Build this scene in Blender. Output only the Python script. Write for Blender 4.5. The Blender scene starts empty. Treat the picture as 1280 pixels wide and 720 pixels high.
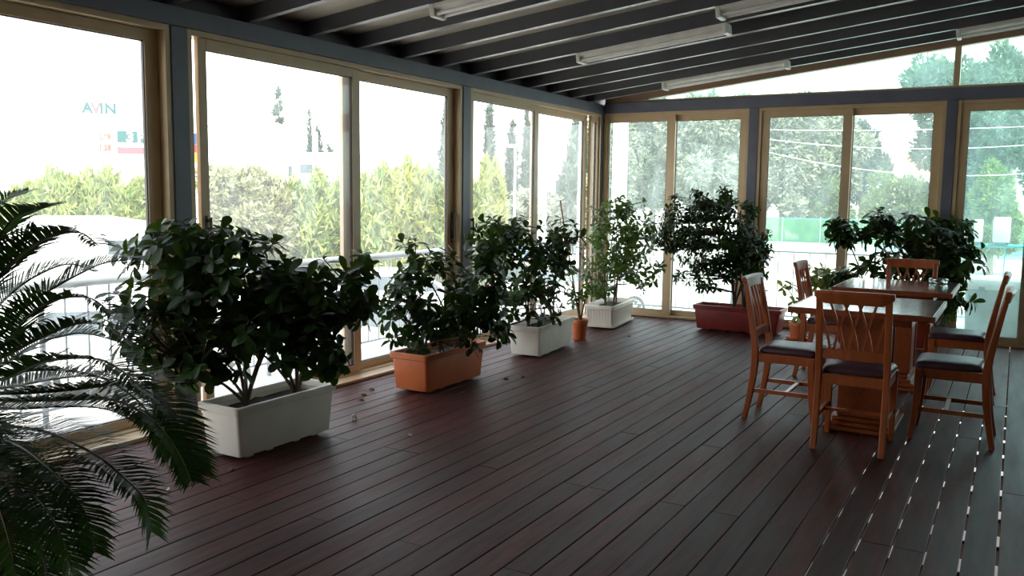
import bpy, math, random
import numpy as np
from mathutils import Vector, Matrix

scene = bpy.context.scene
COL = scene.collection
PI = math.pi

# ------------------------------------------------------------------ camera
cam_data = bpy.data.cameras.new('camera')
cam_data.sensor_width = 36.0
cam_data.lens = 30.528
cam_data.clip_end = 500
cam = bpy.data.objects.new('camera', cam_data)
COL.objects.link(cam)
cr = Vector((0.86460, 0.50231, 0.01236))
cu = Vector((-0.06420, 0.08603, 0.99422))
cf = Vector((-0.49834, 0.86040, -0.10663))
cam.matrix_world = Matrix(((cr.x, cu.x, -cf.x, 0), (cr.y, cu.y, -cf.y, 0), (cr.z, cu.z, -cf.z, 1.40), (0, 0, 0, 1)))
scene.camera = cam

# ------------------------------------------------------------------ sky, sun, exposure
world = bpy.data.worlds.new('World')
scene.world = world
world.use_nodes = True
wn, wl = world.node_tree.nodes, world.node_tree.links
wn.clear()
w_out = wn.new('ShaderNodeOutputWorld')
w_bg = wn.new('ShaderNodeBackground')
w_sky = wn.new('ShaderNodeTexSky')
w_sky.sky_type = 'NISHITA'
w_sky.sun_disc = False
w_sky.sun_elevation = math.radians(62)
w_sky.sun_rotation = math.radians(150)
w_sky.dust_density = 1.2
w_sky.air_density = 1.0
w_hsv = wn.new('ShaderNodeHueSaturation')
w_hsv.inputs['Saturation'].default_value = 0.22
wl.new(w_sky.outputs['Color'], w_hsv.inputs['Color'])
wl.new(w_hsv.outputs['Color'], w_bg.inputs['Color'])
wl.new(w_bg.outputs['Background'], w_out.inputs['Surface'])
w_bg.inputs['Strength'].default_value = 0.34

sun_data = bpy.data.lights.new('sun', 'SUN')
sun_data.energy = 4.0
sun_data.angle = math.radians(2.0)
sun_data.color = (1.0, 0.93, 0.82)
sun = bpy.data.objects.new('sun', sun_data)
COL.objects.link(sun)
sun.rotation_euler = Vector((-0.25, 0.36, -0.90)).to_track_quat('-Z', 'Y').to_euler()

vs = scene.view_settings
vs.view_transform = 'Standard'
vs.look = 'None'
vs.gamma = 1.0
vs.use_curve_mapping = False
vs.exposure = 1.5
scene.cycles.max_bounces = 10
scene.cycles.transparent_max_bounces = 24
scene.cycles.diffuse_bounces = 5
scene.cycles.sample_clamp_indirect = 8.0

# ------------------------------------------------------------------ mesh helpers
class MB:
    def __init__(s):
        s.v, s.f = [], []
    def add(s, vs_, fs):
        b = len(s.v)
        s.v += [tuple(map(float, q)) for q in vs_]
        s.f += [tuple(i + b for i in q) for q in fs]
        return s
    def box(s, x0, x1, y0, y1, z0, z1):
        return s.add([(x0, y0, z0), (x1, y0, z0), (x1, y1, z0), (x0, y1, z0), (x0, y0, z1), (x1, y0, z1), (x1, y1, z1), (x0, y1, z1)],
                     [(0, 3, 2, 1), (4, 5, 6, 7), (0, 1, 5, 4), (1, 2, 6, 5), (2, 3, 7, 6), (3, 0, 4, 7)])
    def loft(s, rings, caps=True, closed=True):
        n = len(rings[0]); b = len(s.v)
        for r in rings:
            s.v += [tuple(map(float, q)) for q in r]
        for k in range(len(rings) - 1):
            for i in range(n if closed else n - 1):
                j = (i + 1) % n
                s.f.append((b + k * n + i, b + k * n + j, b + (k + 1) * n + j, b + (k + 1) * n + i))
        if caps:
            s.f.append(tuple(b + i for i in range(n - 1, -1, -1)))
            s.f.append(tuple(b + (len(rings) - 1) * n + i for i in range(n)))
        return s
    def bar(s, path, wid, hei, ref=(0, 0, 1)):
        """rectangular bar along a path; wid across, hei along ref; wid/hei may be lists"""
        path = [Vector(p) for p in path]; rings = []
        ref = Vector(ref)
        for i, p in enumerate(path):
            d = (path[min(i + 1, len(path) - 1)] - path[max(i - 1, 0)]).normalized()
            a = d.cross(ref).normalized(); c = a.cross(d).normalized()
            w = (wid[i] if isinstance(wid, (list, tuple)) else wid) / 2
            h = (hei[i] if isinstance(hei, (list, tuple)) else hei) / 2
            rings.append([p - a * w - c * h, p + a * w - c * h, p + a * w + c * h, p - a * w + c * h])
        return s.loft(rings)
    def tube(s, path, rad, n=8, caps=True):
        path = [Vector(p) for p in path]; rings = []
        d0 = (path[1] - path[0]).normalized()
        a = d0.orthogonal().normalized()
        for i, p in enumerate(path):
            d = (path[min(i + 1, len(path) - 1)] - path[max(i - 1, 0)]).normalized()
            a = (a - d * a.dot(d))
            a = a.normalized() if a.length > 1e-6 else d.orthogonal().normalized()
            c = d.cross(a)
            r = rad[i] if isinstance(rad, (list, tuple)) else rad
            rings.append([p + (a * math.cos(2 * PI * k / n) + c * math.sin(2 * PI * k / n)) * r for k in range(n)])
        return s.loft(rings, caps)
    def lathe(s, prof, n=24, c=(0, 0, 0), caps=True):
        return s.loft([[(c[0] + r * math.cos(2 * PI * k / n), c[1] + r * math.sin(2 * PI * k / n), c[2] + z) for k in range(n)] for r, z in prof], caps)
    def sphere(s, c, r, n=12, m=8):
        return s.lathe([(max(1e-4, r * math.sin(PI * k / m)), -r * math.cos(PI * k / m)) for k in range(m + 1)], n, c)
    def prism(s, pts, y0, y1):
        """xz outline extruded in y"""
        return s.loft([[(x, y0, z) for x, z in pts], [(x, y1, z) for x, z in pts]])
    def mesh(s, name, off=(0, 0, 0)):
        me = bpy.data.meshes.new(name)
        me.from_pydata([(x - off[0], y - off[1], z - off[2]) for x, y, z in s.v], [], s.f)
        me.update()
        return me

def ob(name, mb, m, parent=None, smooth=False, bevel=0.0, off=(0, 0, 0), label=None, kind=None):
    me = mb.mesh(name, off) if isinstance(mb, MB) else mb
    if m is not None and not me.materials:
        me.materials.append(m)
    if smooth:
        me.polygons.foreach_set('use_smooth', [True] * len(me.polygons))
        try:
            me.set_sharp_from_angle(angle=math.radians(42))
        except Exception:
            pass
    o = bpy.data.objects.new(name, me)
    COL.objects.link(o)
    if parent is not None:
        o.parent = parent
    if bevel:
        b = o.modifiers.new('bevel', 'BEVEL'); b.width = bevel; b.segments = 2; b.limit_method = 'ANGLE'; b.angle_limit = math.radians(40)
    if label: o['label'] = label
    if kind: o['kind'] = kind
    return o
def tag(o, label=None, cat=None, group=None, kind=None):
    if label: o['label'] = label
    if cat: o['category'] = cat
    if group: o['group'] = group
    if kind: o['kind'] = kind
    return o
def thing(name, loc=(0, 0, 0), rz=0.0, label=None, cat=None, group=None, kind=None):
    o = bpy.data.objects.new(name, None)
    o.empty_display_size = 0.1
    COL.objects.link(o); o.location = loc; o.rotation_euler = (0, 0, rz)
    return tag(o, label, cat, group, kind)
def copy_tree(o, parent=None):
    c = o.copy(); COL.objects.link(c); c.parent = parent
    for ch in list(o.children):
        copy_tree(ch, c)
    return c

# ------------------------------------------------------------------ materials
def newmat(name):
    m = bpy.data.materials.new(name); m.use_nodes = True
    n, l = m.node_tree.nodes, m.node_tree.links
    return m, n, l, n['Principled BSDF']
def noise(n, l, scale, detail=4, coord='Object', stretch=None, rough=0.5):
    tc = n.new('ShaderNodeTexCoord'); t = n.new('ShaderNodeTexNoise')
    t.inputs['Scale'].default_value = scale; t.inputs['Detail'].default_value = detail; t.inputs['Roughness'].default_value = rough
    if stretch:
        mp = n.new('ShaderNodeMapping'); mp.inputs['Scale'].default_value = stretch
        l.new(tc.outputs[coord], mp.inputs['Vector']); l.new(mp.outputs['Vector'], t.inputs['Vector'])
    else:
        l.new(tc.outputs[coord], t.inputs['Vector'])
    return t
def ramp(n, l, src, c0, c1, p0=0.3, p1=0.7):
    r = n.new('ShaderNodeValToRGB')
    r.color_ramp.elements[0].position = p0; r.color_ramp.elements[1].position = p1
    r.color_ramp.elements[0].color = (*c0, 1); r.color_ramp.elements[1].color = (*c1, 1)
    l.new(src, r.inputs['Fac'])
    return r
def bump(n, l, src, b, strength=0.2, dist=0.01):
    bp = n.new('ShaderNodeBump'); bp.inputs['Strength'].default_value = strength; bp.inputs['Distance'].default_value = dist
    l.new(src, bp.inputs['Height']); l.new(bp.outputs['Normal'], b.inputs['Normal'])
    return bp
def simple(name, c0, c1=None, rough=0.5, scale=8, spec=0.5, metal=0.0, bumps=0.05, stretch=None, coat=0.0):
    m, n, l, b = newmat(name)
    c1 = c1 or tuple(v * 0.82 for v in c0)
    t = noise(n, l, scale, 5, 'Object', stretch)
    r = ramp(n, l, t.outputs['Fac'], c1, c0)
    l.new(r.outputs['Color'], b.inputs['Base Color'])
    b.inputs['Roughness'].default_value = rough
    b.inputs['Specular IOR Level'].default_value = spec
    b.inputs['Metallic'].default_value = metal
    if coat:
        b.inputs['Coat Weight'].default_value = coat; b.inputs['Coat Roughness'].default_value = 0.12
    if bumps:
        bump(n, l, t.outputs['Fac'], b, bumps, 0.004)
    return m
def random_tint(n, l, col_socket, lo=0.7, hi=1.2):
    oi = n.new('ShaderNodeObjectInfo'); g = n.new('ShaderNodeNewGeometry')
    ad = n.new('ShaderNodeMath'); ad.operation = 'ADD'; l.new(oi.outputs['Random'], ad.inputs[0]); l.new(g.outputs['Random Per Island'], ad.inputs[1])
    fr = n.new('ShaderNodeMath'); fr.operation = 'FRACT'; l.new(ad.outputs[0], fr.inputs[0])
    mr = n.new('ShaderNodeMapRange'); mr.inputs['To Min'].default_value = lo; mr.inputs['To Max'].default_value = hi
    l.new(fr.outputs[0], mr.inputs['Value'])
    mx = n.new('ShaderNodeMix'); mx.data_type = 'RGBA'; mx.blend_type = 'MULTIPLY'; mx.inputs[0].default_value = 1.0
    l.new(col_socket, mx.inputs[6]); l.new(mr.outputs['Result'], mx.inputs[7])
    return mx.outputs[2], fr.outputs[0]
def leafmat(name, c0, c1, rough=0.4, trans=0.25, tcol=(0.2, 0.35, 0.05), spec=0.5):
    m, n, l, b = newmat(name)
    g = n.new('ShaderNodeNewGeometry'); oi = n.new('ShaderNodeObjectInfo')
    ad = n.new('ShaderNodeMath'); ad.operation = 'ADD'; l.new(oi.outputs['Random'], ad.inputs[0]); l.new(g.outputs['Random Per Island'], ad.inputs[1])
    fr = n.new('ShaderNodeMath'); fr.operation = 'FRACT'; l.new(ad.outputs[0], fr.inputs[0])
    r = ramp(n, l, fr.outputs[0], c0, c1, 0.1, 0.95)
    l.new(r.outputs['Color'], b.inputs['Base Color'])
    b.inputs['Roughness'].default_value = rough; b.inputs['Specular IOR Level'].default_value = spec
    if trans:
        tr = n.new('ShaderNodeBsdfTranslucent'); tr.inputs['Color'].default_value = (*tcol, 1)
        mx = n.new('ShaderNodeMixShader'); mx.inputs[0].default_value = trans
        l.new(b.outputs[0], mx.inputs[1]); l.new(tr.outputs[0], mx.inputs[2])
        l.new(mx.outputs[0], n['Material Output'].inputs['Surface'])
    return m

def deck_material():
    m, n, l, b = newmat('deck_wood')
    t = noise(n, l, 5, 6, 'Object', (6, 0.6, 6), 0.6)
    r = ramp(n, l, t.outputs['Fac'], (0.031, 0.0080, 0.0065), (0.108, 0.031, 0.024), 0.3, 0.75)
    t2 = noise(n, l, 1.1, 4, 'Generated', (1.5, 9, 1))
    r2 = ramp(n, l, t2.outputs['Fac'], (0.7, 0.68, 0.68), (1.3, 1.3, 1.34), 0.3, 0.75)
    mx = n.new('ShaderNodeMix'); mx.data_type = 'RGBA'; mx.blend_type = 'MULTIPLY'; mx.inputs[0].default_value = 1.0
    l.new(r.outputs['Color'], mx.inputs[6]); l.new(r2.outputs['Color'], mx.inputs[7])
    c, _ = random_tint(n, l, mx.outputs[2], 0.72, 1.3)
    l.new(c, b.inputs['Base Color'])
    rr = n.new('ShaderNodeMapRange'); rr.inputs['To Min'].default_value = 0.36; rr.inputs['To Max'].default_value = 0.62
    l.new(t2.outputs['Fac'], rr.inputs['Value']); l.new(rr.outputs['Result'], b.inputs['Roughness'])
    b.inputs['Specular IOR Level'].default_value = 0.2
    # anti-slip ribs running along each board
    tc = n.new('ShaderNodeTexCoord'); w = n.new('ShaderNodeTexWave'); w.bands_direction = 'X'; w.inputs['Scale'].default_value = 52
    w.inputs['Distortion'].default_value = 0.0
    l.new(tc.outputs['Object'], w.inputs['Vector'])
    b1 = bump(n, l, w.outputs['Fac'], b, 0.35, 0.0015)
    b2 = n.new('ShaderNodeBump'); b2.inputs['Strength'].default_value = 0.25; b2.inputs['Distance'].default_value = 0.004
    l.new(t.outputs['Fac'], b2.inputs['Height']); l.new(b1.outputs['Normal'], b2.inputs['Normal']); l.new(b2.outputs['Normal'], b.inputs['Normal'])
    return m

def glass_material(name, tint, dust, dust_col=(0.85, 0.9, 0.9), scale=3.0):
    """clear pane with a film of dust"""
    m, n, l, b = newmat(name)
    n.remove(b)
    tr = n.new('ShaderNodeBsdfTransparent'); tr.inputs['Color'].default_value = (*tint, 1)
    gl = n.new('ShaderNodeBsdfGlossy'); gl.inputs['Roughness'].default_value = 0.02
    lw = n.new('ShaderNodeLayerWeight'); lw.inputs['Blend'].default_value = 0.5
    pw = n.new('ShaderNodeMath'); pw.operation = 'POWER'; pw.inputs[1].default_value = 4.5; l.new(lw.outputs['Facing'], pw.inputs[0])
    fr = n.new('ShaderNodeMath'); fr.operation = 'MULTIPLY_ADD'; fr.inputs[1].default_value = 0.7; fr.inputs[2].default_value = 0.025; l.new(pw.outputs[0], fr.inputs[0])
    m1 = n.new('ShaderNodeMixShader'); l.new(fr.outputs[0], m1.inputs[0]); l.new(tr.outputs[0], m1.inputs[1]); l.new(gl.outputs[0], m1.inputs[2])
    du = n.new('ShaderNodeBsdfTranslucent'); du.inputs['Color'].default_value = (*dust_col, 1)
    t = noise(n, l, scale, 5, 'Object', (1, 1, 0.5), 0.6)
    mr = n.new('ShaderNodeMapRange'); mr.inputs['From Min'].default_value = 0.3; mr.inputs['From Max'].default_value = 0.75
    mr.inputs['To Min'].default_value = dust * 0.5; mr.inputs['To Max'].default_value = dust * 1.6
    l.new(t.outputs['Fac'], mr.inputs['Value'])
    m2 = n.new('ShaderNodeMixShader'); l.new(mr.outputs['Result'], m2.inputs[0]); l.new(m1.outputs[0], m2.inputs[1]); l.new(du.outputs[0], m2.inputs[2])
    l.new(m2.outputs[0], n['Material Output'].inputs['Surface'])
    return m

MAT = {
    'deck': deck_material(),
    'joist': simple('joist_wood', (0.06, 0.04, 0.03), rough=0.8),
    'frame': simple('beige_aluminium', (0.58, 0.425, 0.25), (0.50, 0.365, 0.21), rough=0.38, scale=5, bumps=0.02),
    'steel': simple('blue_grey_steel', (0.135, 0.142, 0.19), (0.11, 0.117, 0.157), rough=0.45, scale=6, bumps=0.03),
    'rafter': simple('charcoal_steel', (0.085, 0.088, 0.10), (0.065, 0.068, 0.078), rough=0.33, scale=4, bumps=0.02),
    'panel': simple('roof_panel', (0.42, 0.385, 0.31), (0.33, 0.30, 0.24), rough=0.45, scale=3, bumps=0.03, stretch=(0.3, 6, 1)),
    'plaster': simple('cream_plaster', (0.19, 0.165, 0.135), rough=0.8, scale=4),
    'glass_left': glass_material('dusty_glass', (0.97, 0.985, 0.98), 0.05),
    'glass_back': glass_material('dusty_glass_back', (0.90, 0.965, 0.95), 0.09, (0.75, 0.92, 0.90)),
    'glass_teal': glass_material('tinted_dusty_glass', (0.80, 0.955, 0.93), 0.10, (0.66, 0.92, 0.90)),
    'black': simple('black_plastic', (0.02, 0.015, 0.015), rough=0.4),
    'white': simple('white_enamel', (0.78, 0.77, 0.72), rough=0.35, bumps=0.0),
    'tube': simple('white_glass_tube', (0.85, 0.84, 0.80), rough=0.15, bumps=0.0),
    'chair': simple('cherry_wood', (0.42, 0.105, 0.028), (0.30, 0.070, 0.018), rough=0.33, scale=7, stretch=(5, 5, 0.7), bumps=0.03),
    'leather': simple('burgundy_leather', (0.085, 0.034, 0.048), (0.06, 0.025, 0.036), rough=0.42, scale=40, bumps=0.12),
    'table': simple('table_wood', (0.30, 0.070, 0.02), (0.20, 0.046, 0.013), rough=0.28, scale=6, stretch=(6, 0.8, 6), bumps=0.02),
    'tabletop': simple('table_top_veneer', (0.13, 0.050, 0.028), (0.09, 0.034, 0.02), rough=0.16, scale=5, stretch=(0.8, 6, 6), bumps=0.01, coat=1.0),
    'pot_white': simple('white_plastic_pot', (0.85, 0.79, 0.69), (0.74, 0.68, 0.58), rough=0.5, scale=5),
    'pot_orange': simple('terracotta_plastic', (0.62, 0.155, 0.045), (0.50, 0.12, 0.035), rough=0.45, scale=5),
    'pot_red': simple('oxblood_plastic', (0.27, 0.030, 0.022), (0.2, 0.022, 0.017), rough=0.4, scale=5),
    'soil': simple('soil', (0.022, 0.013, 0.009), (0.008, 0.005, 0.004), rough=0.95, scale=30, bumps=0.8),
    'bark': simple('bark', (0.13, 0.085, 0.055), (0.06, 0.04, 0.028), rough=0.85, scale=25, bumps=0.4),
    'cane': simple('cane', (0.35, 0.24, 0.12), rough=0.6),
    'leaf': leafmat('dark_leaf', (0.006, 0.018, 0.004), (0.026, 0.060, 0.012), 0.42, 0.14, (0.08, 0.15, 0.012), 0.22),
    'leaf_light': leafmat('mid_leaf', (0.014, 0.040, 0.008), (0.055, 0.115, 0.020), 0.36, 0.25, (0.16, 0.28, 0.03)),
    'leaf_yellow': leafmat('variegated_leaf', (0.06, 0.12, 0.02), (0.28, 0.30, 0.07), 0.4, 0.3, (0.4, 0.42, 0.08)),
    'palm': leafmat('palm_leaf', (0.006, 0.024, 0.006), (0.020, 0.056, 0.012), 0.45, 0.2, (0.08, 0.17, 0.03), 0.15),
    'rachis': simple('palm_rachis', (0.07, 0.085, 0.025), rough=0.5),
    'paper': simple('white_paper', (0.8, 0.8, 0.78), rough=0.8, bumps=0.0),
    'dry': simple('dry_leaf', (0.16, 0.07, 0.03), rough=0.8),
    'concrete': simple('pale_concrete', (0.60, 0.58, 0.54), (0.50, 0.48, 0.45), rough=0.85, scale=0.6),
    'rail': simple('grey_blue_rail', (0.30, 0.36, 0.40), rough=0.4, bumps=0.0),
}
g_, gn, gl_, gb = newmat('clear_glassware')
gb.inputs['Transmission Weight'].default_value = 1.0; gb.inputs['Roughness'].default_value = 0.03; gb.inputs['Base Color'].default_value = (0.9, 0.97, 0.97, 1)
MAT['glassware'] = g_

# ------------------------------------------------------------------ room: floor
XW, YW = -4.304, 9.53           # inner faces of the left and back glazing
XR, YR = 3.60, -2.60            # right wall and rear wall
rng = random.Random(4)
floor_root = thing('floor', (0, 0, 0), kind='structure')
PITCH, GAP = 0.1242, 0.0068
X_FIRST = 0.0158 - PITCH * 34   # gap positions line up on this grid
lens = []
k = 0
x = X_FIRST
BOARD_MESH = {}
def board_mesh(ln, gap):
    key = (round(ln, 2), gap)
    if key not in BOARD_MESH:
        BOARD_MESH[key] = MB().box(0, PITCH - gap, 0, key[0] - 0.003, -0.020, 0).mesh('board')
        BOARD_MESH[key].materials.append(MAT['deck'])
    return BOARD_MESH[key]
JOINTS = [(-2.6, 1.72, 5.72, 9.60), (-2.6, 3.72, 7.72, 9.60), (-2.6, 0.72, 4.72, 9.60), (-2.6, 2.72, 6.72, 9.60)]
xs = []
while x < XR:
    js = JOINTS[(k * 3) % 4] if k % 5 else JOINTS[1]
    for a, b2 in zip(js[:-1], js[1:]):
        gp = .0086 if x > -.80 else .0058
        o = bpy.data.objects.new('board', board_mesh(b2 - a, gp)); COL.objects.link(o); o.parent = floor_root
        o.location = (x + gp / 2 + rng.uniform(-0.0012, 0.0012), a, rng.uniform(-0.0018, 0.0))
        m_ = o.modifiers.new('bevel', 'BEVEL'); m_.width = 0.0015; m_.segments = 1
    x += PITCH; k += 1
jm = MB().box(-4.45, XR, -0.025, 0.025, -0.085, -0.022).mesh('joist'); jm.materials.append(MAT['joist'])
yj = -2.5
while yj < 9.7:
    o = bpy.data.objects.new('joist', jm); COL.objects.link(o); o.parent = floor_root; o.location = (0, yj, 0)
    yj += 0.36

# ------------------------------------------------------------------ room: roof and rafters
def RZ(x): return 2.463 + 0.114 * (x + 4.304)       # underside of the rafters
RH = 0.098
cb = MB()
x0, x1 = -4.46, XR + 0.15
cb.loft([[(x0, YR - .1, RZ(x0) + RH), (x1, YR - .1, RZ(x1) + RH), (x1, YR - .1, RZ(x1) + RH + .06), (x0, YR - .1, RZ(x0) + RH + .06)],
         [(x0, YW + .22, RZ(x0) + RH), (x1, YW + .22, RZ(x1) + RH), (x1, YW + .22, RZ(x1) + RH + .06), (x0, YW + .22, RZ(x0) + RH + .06)]])
ceil_o = ob('ceiling', cb, MAT['panel'], kind='structure')
rafter_m = MB()
x0, x1 = -4.40, XR
W = 0.05
prof = [(0, 0), (W, 0), (W, .006), (.006, .006), (.006, RH - .006), (W, RH - .006), (W, RH), (0, RH)]   # C section, web towards the viewer
rafter_m.loft([[(x0, py, RZ(x0) + pz) for py, pz in prof], [(x1, py, RZ(x1) + pz) for py, pz in prof]])
rafter_me = rafter_m.mesh('rafter'); rafter_me.materials.append(MAT['rafter'])
RAFTERS = [-2.4 + .53 * i for i in range(12)] + [4.02, 4.563, 5.09, 5.617, 6.127, 6.654, 7.147, 7.683, 8.165, 8.66, 9.11]
for y in RAFTERS:
    o = bpy.data.objects.new('rafter', rafter_me); COL.objects.link(o); o.parent = ceil_o; o.location = (0, y, 0)

# ------------------------------------------------------------------ room: solid walls behind and to the right
ob('wall_rear', MB().box(-4.45, XR + .15, YR - .15, YR, -.02, 3.6), MAT['plaster'], kind='structure')
ob('wall_right', MB().box(XR, XR + .15, YR, YW + .15, -.02, 3.6), MAT['plaster'], kind='structure')

# ------------------------------------------------------------------ steel posts and beams
def trim(n, *b): return ob('trim_%d' % n, MB().box(*b), MAT['steel'], kind='structure', bevel=.004)
LPOST = [(-2.6, -2.48), (0.37, 0.487), (3.449, 3.566), (6.517, 6.640)]
tn = 1
for a, b2 in LPOST:
    trim(tn, XW - .13, XW + .012, a, b2, 0.0, 2.35); tn += 1
trim(tn, XW - .13, XW + .014, YW - .02, YW + .13, 0, 2.35); tn += 1
BPOST = [(-2.58, -2.478), (-.664, -.568), (.80, .90), (2.62, 2.72)]
for a, b2 in BPOST:
    trim(tn, a, b2, YW - .012, YW + .13, 0.0, 2.36); tn += 1
trim(tn, XW - .14, XW + .02, YR, YW + .14, 2.352, 2.462); tn += 1            # left beam
trim(tn, XW + .021, XR, YW - .02, YW + .14, 2.362, 2.482); tn += 1           # back beam
ob('trim_%d' % tn, MB().box(XW - .13, XW - .03, YR, YW + .14, 2.4622, RZ(XW - .13) + RH), MAT['rafter'], kind='structure'); tn += 1   # closes the gaps between the rafter ends
ob('trim_%d' % tn, MB().box(XW - .06, XW + .135, YR, YW, 0.0, .022), MAT['frame'], kind='structure', bevel=.004); tn += 1      # sill strip along the deck edge

# ------------------------------------------------------------------ sliding glazing
def window(num, wall, u0, u1, ztop, sashes, glass, zglass=.075, handles=()):
    """sashes: (u_start, u_end, track, stile widths left/right)"""
    if wall == 'L':
        P = lambda a0, a1, d0, d1, z0, z1: (XW - d1, XW - d0, a0, a1, z0, z1)
        base = (XW, (u0 + u1) / 2, 0)
    else:
        P = lambda a0, a1, d0, d1, z0, z1: (a0, a1, YW + d0, YW + d1, z0, z1)
        base = ((u0 + u1) / 2, YW, 0)
    root = thing('window_%d' % num, base, kind='structure')
    f = MB()
    fw = .036
    f.box(*P(u0, u0 + fw, -.004, .115, 0.004, ztop)); f.box(*P(u1 - fw, u1, -.004, .115, 0.004, ztop))
    f.box(*P(u0 + fw, u1 - fw, -.004, .115, ztop - .036, ztop)); f.box(*P(u0 + fw, u1 - fw, -.004, .115, 0.004, .03))
    ob('frame', f, MAT['frame'], root, off=base, bevel=.003)
    for (a, b2, tr, sl, sr) in sashes:
        d0 = .012 + tr * .048; d1 = d0 + .036
        zt = ztop - .036; zb = .03
        s = MB()
        s.box(*P(a, a + sl, d0, d1, zb, zt)); s.box(*P(b2 - sr, b2, d0, d1, zb, zt))
        s.box(*P(a + sl, b2 - sr, d0, d1, zt - .066, zt)); s.box(*P(a + sl, b2 - sr, d0, d1, zb, zglass + .012))
        so = ob('sash', s, MAT['frame'], root, off=base, bevel=.003)
        gsk = MB(); e = .006
        za, zz = zglass + .012, zt - .066
        for bx in ((a + sl, a + sl + e, za, zz), (b2 - sr - e, b2 - sr, za, zz), (a + sl + e, b2 - sr - e, zz - e, zz), (a + sl + e, b2 - sr - e, za, za + e)):
            gsk.box(*P(bx[0], bx[1], d0 + .008, d1 - .008, bx[2], bx[3]))
        ob('gasket', gsk, MAT['black'], so, off=base)
        ob('glass_pane', MB().box(*P(a + sl - .004, b2 - sr + .004, d0 + .015, d0 + .021, zglass + .008, zt - .062)), glass, so, off=base)
        for hu, hz0, hz1, hs in handles:
            if a <= hu <= b2:
                h = MB()
                h.box(*P(hu - .011, hu + .011, d0 - .006, d0, hz0, hz1))
                h.box(*P(hu - .006, hu + .006, d0 - .035, d0 - .006, hz0 + .02, hz0 + .04)); h.box(*P(hu - .006, hu + .006, d0 - .035, d0 - .006, hz1 - .04, hz1 - .02))
                h.box(*P(hu - .007, hu + .007, d0 - .047, d0 - .035, hz0 + .01, hz1 - .01))
                ob('handle', h, MAT['black'], so, off=base, bevel=.003, label='dark door handle')
    return root
GLL, GLB = MAT['glass_left'], MAT['glass_back']
window(1, 'L', -2.48, .37, 2.352, [(-2.44, -1.0, 0, .085, .085), (-1.08, .335, 1, .085, .085)], GLL)
window(2, 'L', .487, 3.449, 2.352, [(.525, 1.99, 0, .085, .085), (1.91, 3.412, 1, .085, .09)], GLL)
window(3, 'L', 3.566, 6.517, 2.352, [(3.657, 5.145, 0, .062, .085), (5.005, 6.480, 1, .085, .105)], GLL, handles=((3.69, 1.10, 1.25, 0), (6.44, .97, 1.24, 0)))
window(4, 'L', 6.640, 9.47, 2.352, [(6.655, 7.96, 0, .068, .085), (7.93, 9.22, 1, .095, .085), (9.23, 9.43, 0, .06, .06)], GLL, handles=((6.668, 1.06, 1.20, 0),))
window(5, 'B', XW + .016, -2.58, 2.362, [(-4.27, -3.418, 0, .04, .092), (-3.50, -2.60, 1, .08, .085)], GLB)
window(6, 'B', -2.478, -.664, 2.362, [(-2.445, -1.525, 0, .08, .085), (-1.60, -.70, 1, .078, .075)], GLB)
window(7, 'B', -.568, .80, 2.362, [(-.535, .16, 0, .072, .09), (.08, .765, 1, .08, .08)], MAT['glass_teal'])
window(8, 'B', .90, 2.62, 2.362, [(.935, 1.80, 0, .08, .085), (1.72, 2.585, 1, .08, .08)], GLB)
window(9, 'B', 2.72, 3.58, 2.362, [(2.755, 3.545, 0, .08, .08)], GLB)

ob('round_knob', MB().sphere((XW + .045, 6.742, 1.095), .026), MAT['white'], bpy.data.objects['window_4'], smooth=True, off=tuple(bpy.data.objects['window_4'].location), label='white round knob')

# transom lights over the back beam
wt = thing('window_10', (0, YW, 2.482), kind='structure')
off = (0, YW, 2.482)
t_ = MB(); t_.box(XW + .03, XR, YW + .01, YW + .09, 2.482, 2.505)
ob('frame', t_, MAT['frame'], wt, off=off, bevel=.003)
t_ = MB(); xa, xb = XW + .02, XR
t_.loft([[(xa, YW + .0, RZ(xa) - .012), (xa, YW + .1, RZ(xa) - .012), (xa, YW + .1, RZ(xa) + RH), (xa, YW + .0, RZ(xa) + RH)],
         [(xb, YW + .0, RZ(xb) - .012), (xb, YW + .1, RZ(xb) - .012), (xb, YW + .1, RZ(xb) + RH), (xb, YW + .0, RZ(xb) + RH)]])
ob('sloping_frame', t_, simple('brown_aluminium', (0.30, 0.19, 0.115), rough=.4, bumps=.02), wt, off=off, bevel=.003)
for xm in (-.596, 1.40, 2.67):
    ob('mullion', MB().box(xm - .028, xm + .028, YW + .005, YW + .095, 2.5, RZ(xm) + .01), MAT['frame'], wt, off=off, bevel=.003)
edges = [XW + .05, -.596, 1.40, 2.67, XR]
for xa, xb in zip(edges[:-1], edges[1:]):
    p_ = MB(); y0, y1 = YW + .047, YW + .053
    ring = lambda y: [(xa, y, 2.495), (xb, y, 2.495), (xb, y, RZ(xb) + .01), (xa, y, RZ(xa) + .03)]
    p_.loft([ring(y0), ring(y1)])
    ob('glass_pane', p_, MAT['glass_teal'], wt, off=off)

# ------------------------------------------------------------------ fluorescent battens under the rafters
def batten(x0, y, label):
    z0 = RZ(x0)
    L = 1.27
    root = thing('fluorescent_batten', (x0, y, z0), label=label, cat='ceiling light', group='fluorescent battens under the rafters')
    root.rotation_euler = (0, -math.atan(.114), 0)
    b = MB().prism([(0, 0), (0, 0), (0, 0)], 0, 0); b.v, b.f = [], []
    b.loft([[(xx, yy, zz) for yy, zz in ((.0, -.001), (.13, -.001), (.13, -.028), (.09, -.045), (.04, -.045), (.0, -.028))] for xx in (0, L)])
    ob('body', b, MAT['white'], root, bevel=.002)
    for yy in (.025, .105):
        ob('tube', MB().tube([(.04, yy, -.062), (L - .04, yy, -.062)], .013, 10), MAT['tube'], root, smooth=True)
    for xx in (.0, L - .03):
        ob('end_cap', MB().box(xx - .003, xx + .033, -.004, .134, -.082, -.0015), MAT['white'], root, bevel=.006)
    return root
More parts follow.
